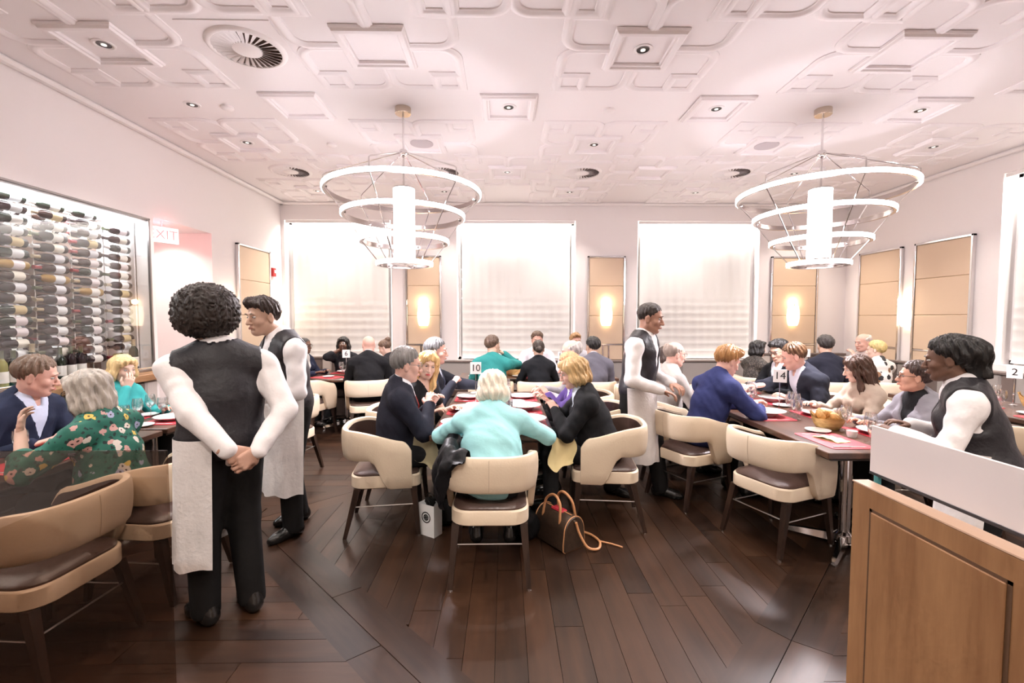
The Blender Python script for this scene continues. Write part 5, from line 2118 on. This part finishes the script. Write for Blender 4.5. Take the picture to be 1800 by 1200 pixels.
person('pink faced white haired man farthest on the right of the centre table', (.84, 4.93), (-1, .02), H=1.78, lean=7, head=(0, -6, 0), skinc=PINK, hair='balding', hcol=(.5, .46, .44), top=(.35, .33, .36))

# number sixteen table
person('balding man in a teal shirt seen from behind, hand at his face', (-.17, 6.05), (.12, 1), H=1.78, lean=5, head=(-35, 0, 0), hL=(-.2, .42, .82), hR=(.13, .24, 1.12), eR=(.8, .2, -.7), skinc=TANS, hair='short', hcol=(.10, .06, .04), top=(.03, .22, .21), far=True, bulk=1.1)
person('dark haired woman in a black top seen from behind', (.46, 6.05), (0, 1), H=1.66, fem=True, lean=8, head=(0, -8, 0), skinc=TANS, hair='bun', hcol=(.03, .018, .013), fullness=1.2, top=(.012, .013, .016), collar=False, far=True, faceparts=False)
person('black haired man in a grey suit seen from behind', (1.20, 6.0), (-.1, 1), H=1.74, lean=8, head=(20, -3, 0), skinc=TANS, hair='short', hcol=(.012, .01, .01), fullness=1.2, top=(.13, .125, .155), under=(.7, .7, .75), vneck=.2, far=True, faceparts=False)
person('man in a white shirt facing the camera below the middle window', (.52, 7.34), (0, -1), H=1.82, lean=5, head=(0, -10, 0), skinc=PINK, hair='short', hcol=(.09, .05, .03), fullness=1.1, top=(.74, .72, .78), far=True)
person('light brown haired man peeking from behind the grey suited man', (1.14, 7.36), (.0, -1), H=1.76, lean=4, head=(10, -5, 0), skinc=PINK, hair='fringe', hcol=(.34, .19, .08), top=(.5, .5, .55), far=True)

# number six table
person('woman with cropped hair and glasses in a navy cardigan at the number six table', (-3.12, 6.95), (1, -.25), H=1.66, fem=True, lean=6, head=(0, 0, 0), hL=(-.13, .36, .8), hR=(.13, .36, .8), skinc=DARK, hair='crop', hcol=(.03, .025, .025), top=(.02, .024, .05), under=(.6, .58, .55), vneck=.26, collar=False, far=True, glasses=GLS)
person('woman with long braids drinking from a glass at the number six table', (-2.62, 7.50), (.12, -1), H=1.66, fem=True, lean=8, head=(0, 0, 0), hR=(.02, .22, 1.12), gR='hold', dirR=((-.6, .2, .75), (.5, -.6, .3)), eR=(.8, .1, -.6), skinc=DARK, hair='braids', hcol=(.014, .011, .011), top=(.02, .02, .024), collar=False, sleeve='three', far=True)
person('bald man in a black suit seen from behind at the number six table', (-1.86, 6.22), (-.25, 1), H=1.78, lean=10, head=(15, -5, 0), hL=(-.15, .42, .84), skinc=PINK, hair=None, hcol=(.2, .12, .08), top=(.010, .010, .012), under=(.7, .7, .72), vneck=.2, bulk=1.1, faceparts=False)
person('woman with a top hair bun looking down beside the bald man', (-1.64, 6.92), (-1, .12), H=1.64, fem=True, lean=14, head=(0, -20, 0), skinc=FAIR, hair='bun', hcol=(.15, .09, .06), top=(.02, .02, .022), collar=False, far=True, fullness=1.1)

# left wall tables
person('balding man in a navy suit with a pale blue shirt at the left edge', (-3.36, 3.06), (1, .08), H=1.80, lean=17, head=(28, -10, 0), hL=(-.1, .42, .80), hR=(.2, .36, .80), skinc=PINK, hair='short', hcol=(.17, .11, .075), fullness=.7, top=(.020, .026, .055), under=(.62, .68, .86), vneck=.26, lapel=True, near=True, bulk=1.12)
person('long grey haired woman with glasses in a green floral dress', (-2.28, 2.70), (-1, -.02), H=1.66, fem=True, lean=13, head=(4, -6, 0), hL=(-.20, .36, .99), eL=(-.5, .25, -.85), hR=(.15, .42, .80), gL='relaxed', dirL=((.25, .1, .9), (-.3, .8, .2)), skinc=FAIR, hair='shag', hcol=(.50, .45, .40), fullness=1.08, topmat=spots('floral print', (.015, .14, .10), [(.75, .68, .62), (.70, .52, .12), (.62, .36, .33), (.42, .44, .62), (.72, .66, .6)], 17, .36, centre=(.05, .02, .02), base2=(.012, .03, .028)), sleeve='three', collar=False, near=True, glasses=GLS, bulk=1.22)
person('blonde woman in teal resting her chin on her hand by the wine cabinet', (-3.40, 3.96), (1, -.12), H=1.62, fem=True, lean=9, head=(-12, -6, 0), hR=(.10, .25, 1.02), eR=(.5, .3, -.8), dirR=((-.2, .3, .9), (.4, .8, 0)), hL=(-.15, .38, .8), skinc=FAIR, hair='bob', hcol=(.72, .52, .26), top=(.05, .36, .36), collar=False, near=False)
person('person in khaki seated behind the waiters at the left tables', (-2.34, 4.68), (-1, .05), H=1.72, lean=6, skinc=TANS, hair='short', hcol=(.08, .05, .03), top=(.42, .35, .26), legs=(.35, .28, .2), faceparts=False)

# number fourteen table
person('sandy haired man in a blue suit bent over his plate at the number fourteen table', (1.77, 4.02), (1, .22), H=1.82, lean=19, head=(0, -16, 0), hL=(-.05, .56, .82), hR=(.12, .50, .80), eR=(.9, -.2, -.6), gL='hold', gR='hold', skinc=PINK, hair='fringe', hcol=(.40, .20, .07), top=(.035, .045, .15), under=(.7, .7, .78), vneck=.2, near=True)
person('older man with glasses in a pale grey shirt behind the walking waiter', (1.66, 4.72), (1, .1), H=1.76, lean=8, head=(0, -4, 0), hL=(-.1, .45, .82), hR=(.14, .42, .8), skinc=PINK, hair='balding', hcol=(.35, .28, .24), top=(.46, .42, .40), glasses=GLM, bulk=1.1)
person('dark haired woman seated farthest on the left side of the number fourteen table', (1.72, 5.35), (1, .05), H=1.64, fem=True, lean=17, head=(0, -6, 0), skinc=TANS, hair='bob', hcol=(.05, .03, .025), top=(.55, .47, .44), collar=False, far=True)
person('man in a navy blazer with an open white collar leaning over the number fourteen table', (3.24, 4.62), (-1, -.05), H=1.84, lean=21, head=(-24, -10, 0), hL=(-.12, .38, .80), hR=(.02, .74, .90), eR=(.5, -.2, -.6), skinc=PINK, hair='short', hcol=(.13, .065, .03), fullness=.75, top=(.018, .020, .042), under=(.72, .72, .82), vneck=.28, lapel=True, near=True)
person('black haired man with glasses in a dark suit behind the navy blazer man', (3.34, 5.30), (-1, -.22), H=1.74, lean=8, head=(8, -14, 0), skinc=TANS, hair='fringe', hcol=(.012, .01, .01), fullness=1.4, top=(.014, .014, .018), under=(.7, .7, .76), vneck=.24, glasses=GLS)
person('woman with long brown hair in a beige sweater looking down at her plate', (3.24, 3.95), (-1, .06), H=1.60, fem=True, lean=9, head=(-24, -14, 0), hL=(-.16, .40, .80), hR=(.12, .42, .82), skinc=FAIR, hair='long', hcol=(.075, .035, .020), top=(.46, .375, .305), collar=False, near=True)
person('short haired woman with glasses and earrings in a grey jacket', (3.18, 3.34), (-1, .08), H=1.60, fem=True, lean=7, head=(-24, 4, 0), hL=(-.12, .42, .82), hR=(.15, .40, .80), gL='relaxed', skinc=(.66, .36, .26), hair='short', hcol=(.055, .03, .025), fullness=1.25, top=(.24, .23, .26), under=(.012, .012, .014), vneck=.24, collar=False, near=True, glasses=GLS)

# number seven table and right corner
person('woman with a black bob in a dark patterned jacket behind the number fourteen table', (3.50, 6.36), (1, .25), H=1.62, fem=True, lean=6, head=(-10, 0, 0), skinc=TANS, hair='bob', hcol=(.012, .01, .01), topmat=spots('dark tweed', (.03, .025, .022), [(.10, .085, .07), (.16, .13, .11)], 60, .4), collar=False, far=True)
person('man with dark curly hair seen from behind at the number seven table', (4.32, 5.95), (.15, 1), H=1.78, lean=9, head=(0, -4, 0), skinc=TANS, hair='short', hcol=(.04, .032, .03), fullness=1.4, top=(.022, .024, .03), far=True, faceparts=False)
person('bald pink man with his hand raised by the right wall', (5.48, 6.72), (-1, -.12), H=1.80, lean=8, head=(0, -6, 0), hL=(-.1, .34, 1.04), skinc=PINK, hair='balding', hcol=(.6, .52, .48), top=(.5, .42, .4), far=True)
person('blonde woman in a black and white cow print top seen from behind', (4.98, 5.90), (-.15, 1), H=1.64, fem=True, lean=6, head=(30, -4, 0), skinc=FAIR, hair='short', hcol=(.62, .47, .2), fullness=1.5, topmat=spots('cow print', (.72, .68, .64), [(.02, .018, .018), (.03, .025, .02), (.24, .12, .06)], 13, .45), collar=False, far=True, faceparts=False)

# waiters
VST = dict(top=(.87, .83, .835), vest=True, slw=.001, legw=1.15, legs=(.012, .011, .011))
person('waiter with a large dark afro in a black vest, hands clasped behind his back', (-1.50, 2.42), (-.80, .60), H=1.76, seated=False, lean=3, twist=-26, head=(4, 0, 0), hoff=(-.03, .05, 0), hL=(-.075, -.255, .955), hR=(.045, -.275, .93), gL='fist', gR='hold', eL=(-.9, -.35, -.1), eR=(.9, -.3, -.1), dirL=((.8, -.2, -.4), (.2, -1, .2)), dirR=((-.8, -.1, -.4), (.2, -1, .2)), skinc=(.52, .30, .22), hair='afro', hcol=(.022, .013, .010), near=True, bulk=1.14, apron=(-150, 60, 1.0, .34), stance=((-.10, .02, 0), (.10, -.05, 0)), faceparts=False, **VST)
person('waiter with dark swept up hair facing left behind the afro haired waiter', (-1.61, 3.42), (-.66, -.75), H=1.80, seated=False, lean=6, head=(10, -6, 0), hoff=(.06, .05, -.01), hL=(-.12, .28, 1.06), hR=(.14, .26, 1.06), skinc=TANS, hair='fringe', hcol=(.035, .02, .015), near=True, apron=(-95, 95, 1.02, .33), stance=((-.11, .05, 0), (.12, -.1, 0)), **VST)
person('waiter in a black vest and white apron walking between the centre and right tables', (1.19, 4.06), (.80, -.60), H=1.78, seated=False, lean=7, head=(10, -8, 0), hL=(-.16, .27, 1.02), hR=(.15, .27, 1.0), skinc=(.46, .25, .18), hair='crop', hcol=(.03, .02, .016), apron=(-95, 95, 1.0, .34), stance=((-.1, .2, 0), (.1, -.18, 0)), **VST)
person('waitress with big dark bun hair in a black vest behind the frosted screen', (2.42, 2.22), (-.72, .70), H=1.55, fem=True, seated=False, lean=12, head=(0, -4, 0), hL=(-.14, .34, 1.0), hR=(.14, .30, 1.0), skinc=(.17, .085, .055), hair='bigbun', hcol=(.010, .007, .007), near=True, bulk=1.15, apron=(-95, 95, .95, .3), **VST)

# a black coat hung over the near chair's left corner, a napkin on a lap, a dark bag under the table
pth = chair_path()[:30]
rows_ = []
for i, (x, y) in enumerate(pth):
    a, b_ = pth[max(i - 1, 0)], pth[min(i + 1, len(pth) - 1)]
    d = Vector((b_[0] - a[0], b_[1] - a[1])).normalized()
    n = Vector((d.y, -d.x))
    t_ = i / (len(pth) - 1)
    low = .40 + .10 * math.sin(t_ * 9) * t_ + .34 * t_ ** 2.2
    col = []
    for o_, z in ((-.05, .70), (-.048, .78), (-.03, .822), (0, .836), (.03, .826), (.05, .79)):
        col.append((x + n.x * o_, y + n.y * o_, z + .012 * math.sin(t_ * 22)))
    for k in range(1, 9):
        z = .79 + (low - .79) * k / 8
        o_ = .052 + .035 * math.sin(PI * k / 8) + .016 * math.sin(t_ * 26 + k * .5) + .008 * math.sin(t_ * 47 - k)
        col.append((x + n.x * o_, y + n.y * o_, z))
    rows_.append([Vector(p) for p in col])
ct = MB().grid(rows_)
ct.grid([[Vector((p.x * .985, p.y * .985, p.z - .006)) for p in r][::-1] for r in rows_])
tag(ct.build('coat', cloth('black nylon', (.011, .011, .013), .5), None, (-.09, 2.90, 0), ang=80), 'black coat draped over the left corner of the near chair back', 'coat')
F = Field((.0, 3.0, 0), (.35, 3.5, .3), .009)
F.ell((.16, 3.28, .09), (.11, .13, .1), k=.03)
F.ell((.14, 3.2, .16), (.07, .08, .06), k=.05)
F.keep(lambda X, Y, Z: -Z + 0 * X + 0 * Y)
X, Y, Z = F.full()
F.F += (.005 * np.sin(40 * X + 20 * Z) * np.sin(33 * Y)).astype(np.float32)
tag(put('soft_bag', np_mesh('soft_bag', [F.mesh()], cloth('black soft leather', (.010, .010, .011), .4, .1))), 'black soft bag on the floor beside the brown handbag', 'bag')
P = []
for j in range(15):
    v = j / 14
    row = []
    for i in range(15):
        w_ = i / 14
        x = .34 + .19 * w_ + .02 * math.sin(v * 5)
        y = 3.43 - .10 * v - .02 * math.sin(w_ * 6)
        z = .70 - .23 * v * (1 - .55 * abs(w_ - .35)) - .02 * w_ + .012 * math.sin(w_ * 9 + v * 3)
        row.append((x, y, z))
    P.append(row)
nk2 = MB().grid(P)
nk2.grid([[(x, y + .004, z) for x, y, z in r][::-1] for r in P])
tag(nk2.build('lap_napkin', M_napkin), 'yellow napkin hanging off the lap of the blonde in the black jacket', 'napkin')
gl = ware('wine_glass', me_wine, 'glass held to the lips of the woman with long braids', 'glass', -2.58, 7.24, 1.03, 0, None)
gl.rotation_euler = (math.radians(-20), 0, 0)

nk3 = MB().grid([[(-p[0] - .16, p[1] + .02, p[2] + .02) for p in r][::-1] for r in P])
nk3.grid([[(-p[0] - .16, p[1] + .024, p[2] + .02) for p in r] for r in P])
tag(nk3.build('lap_napkin', mat('olive linen', (.42, .36, .22), .8)), 'olive napkin on the lap of the grey haired man with glasses', 'napkin')
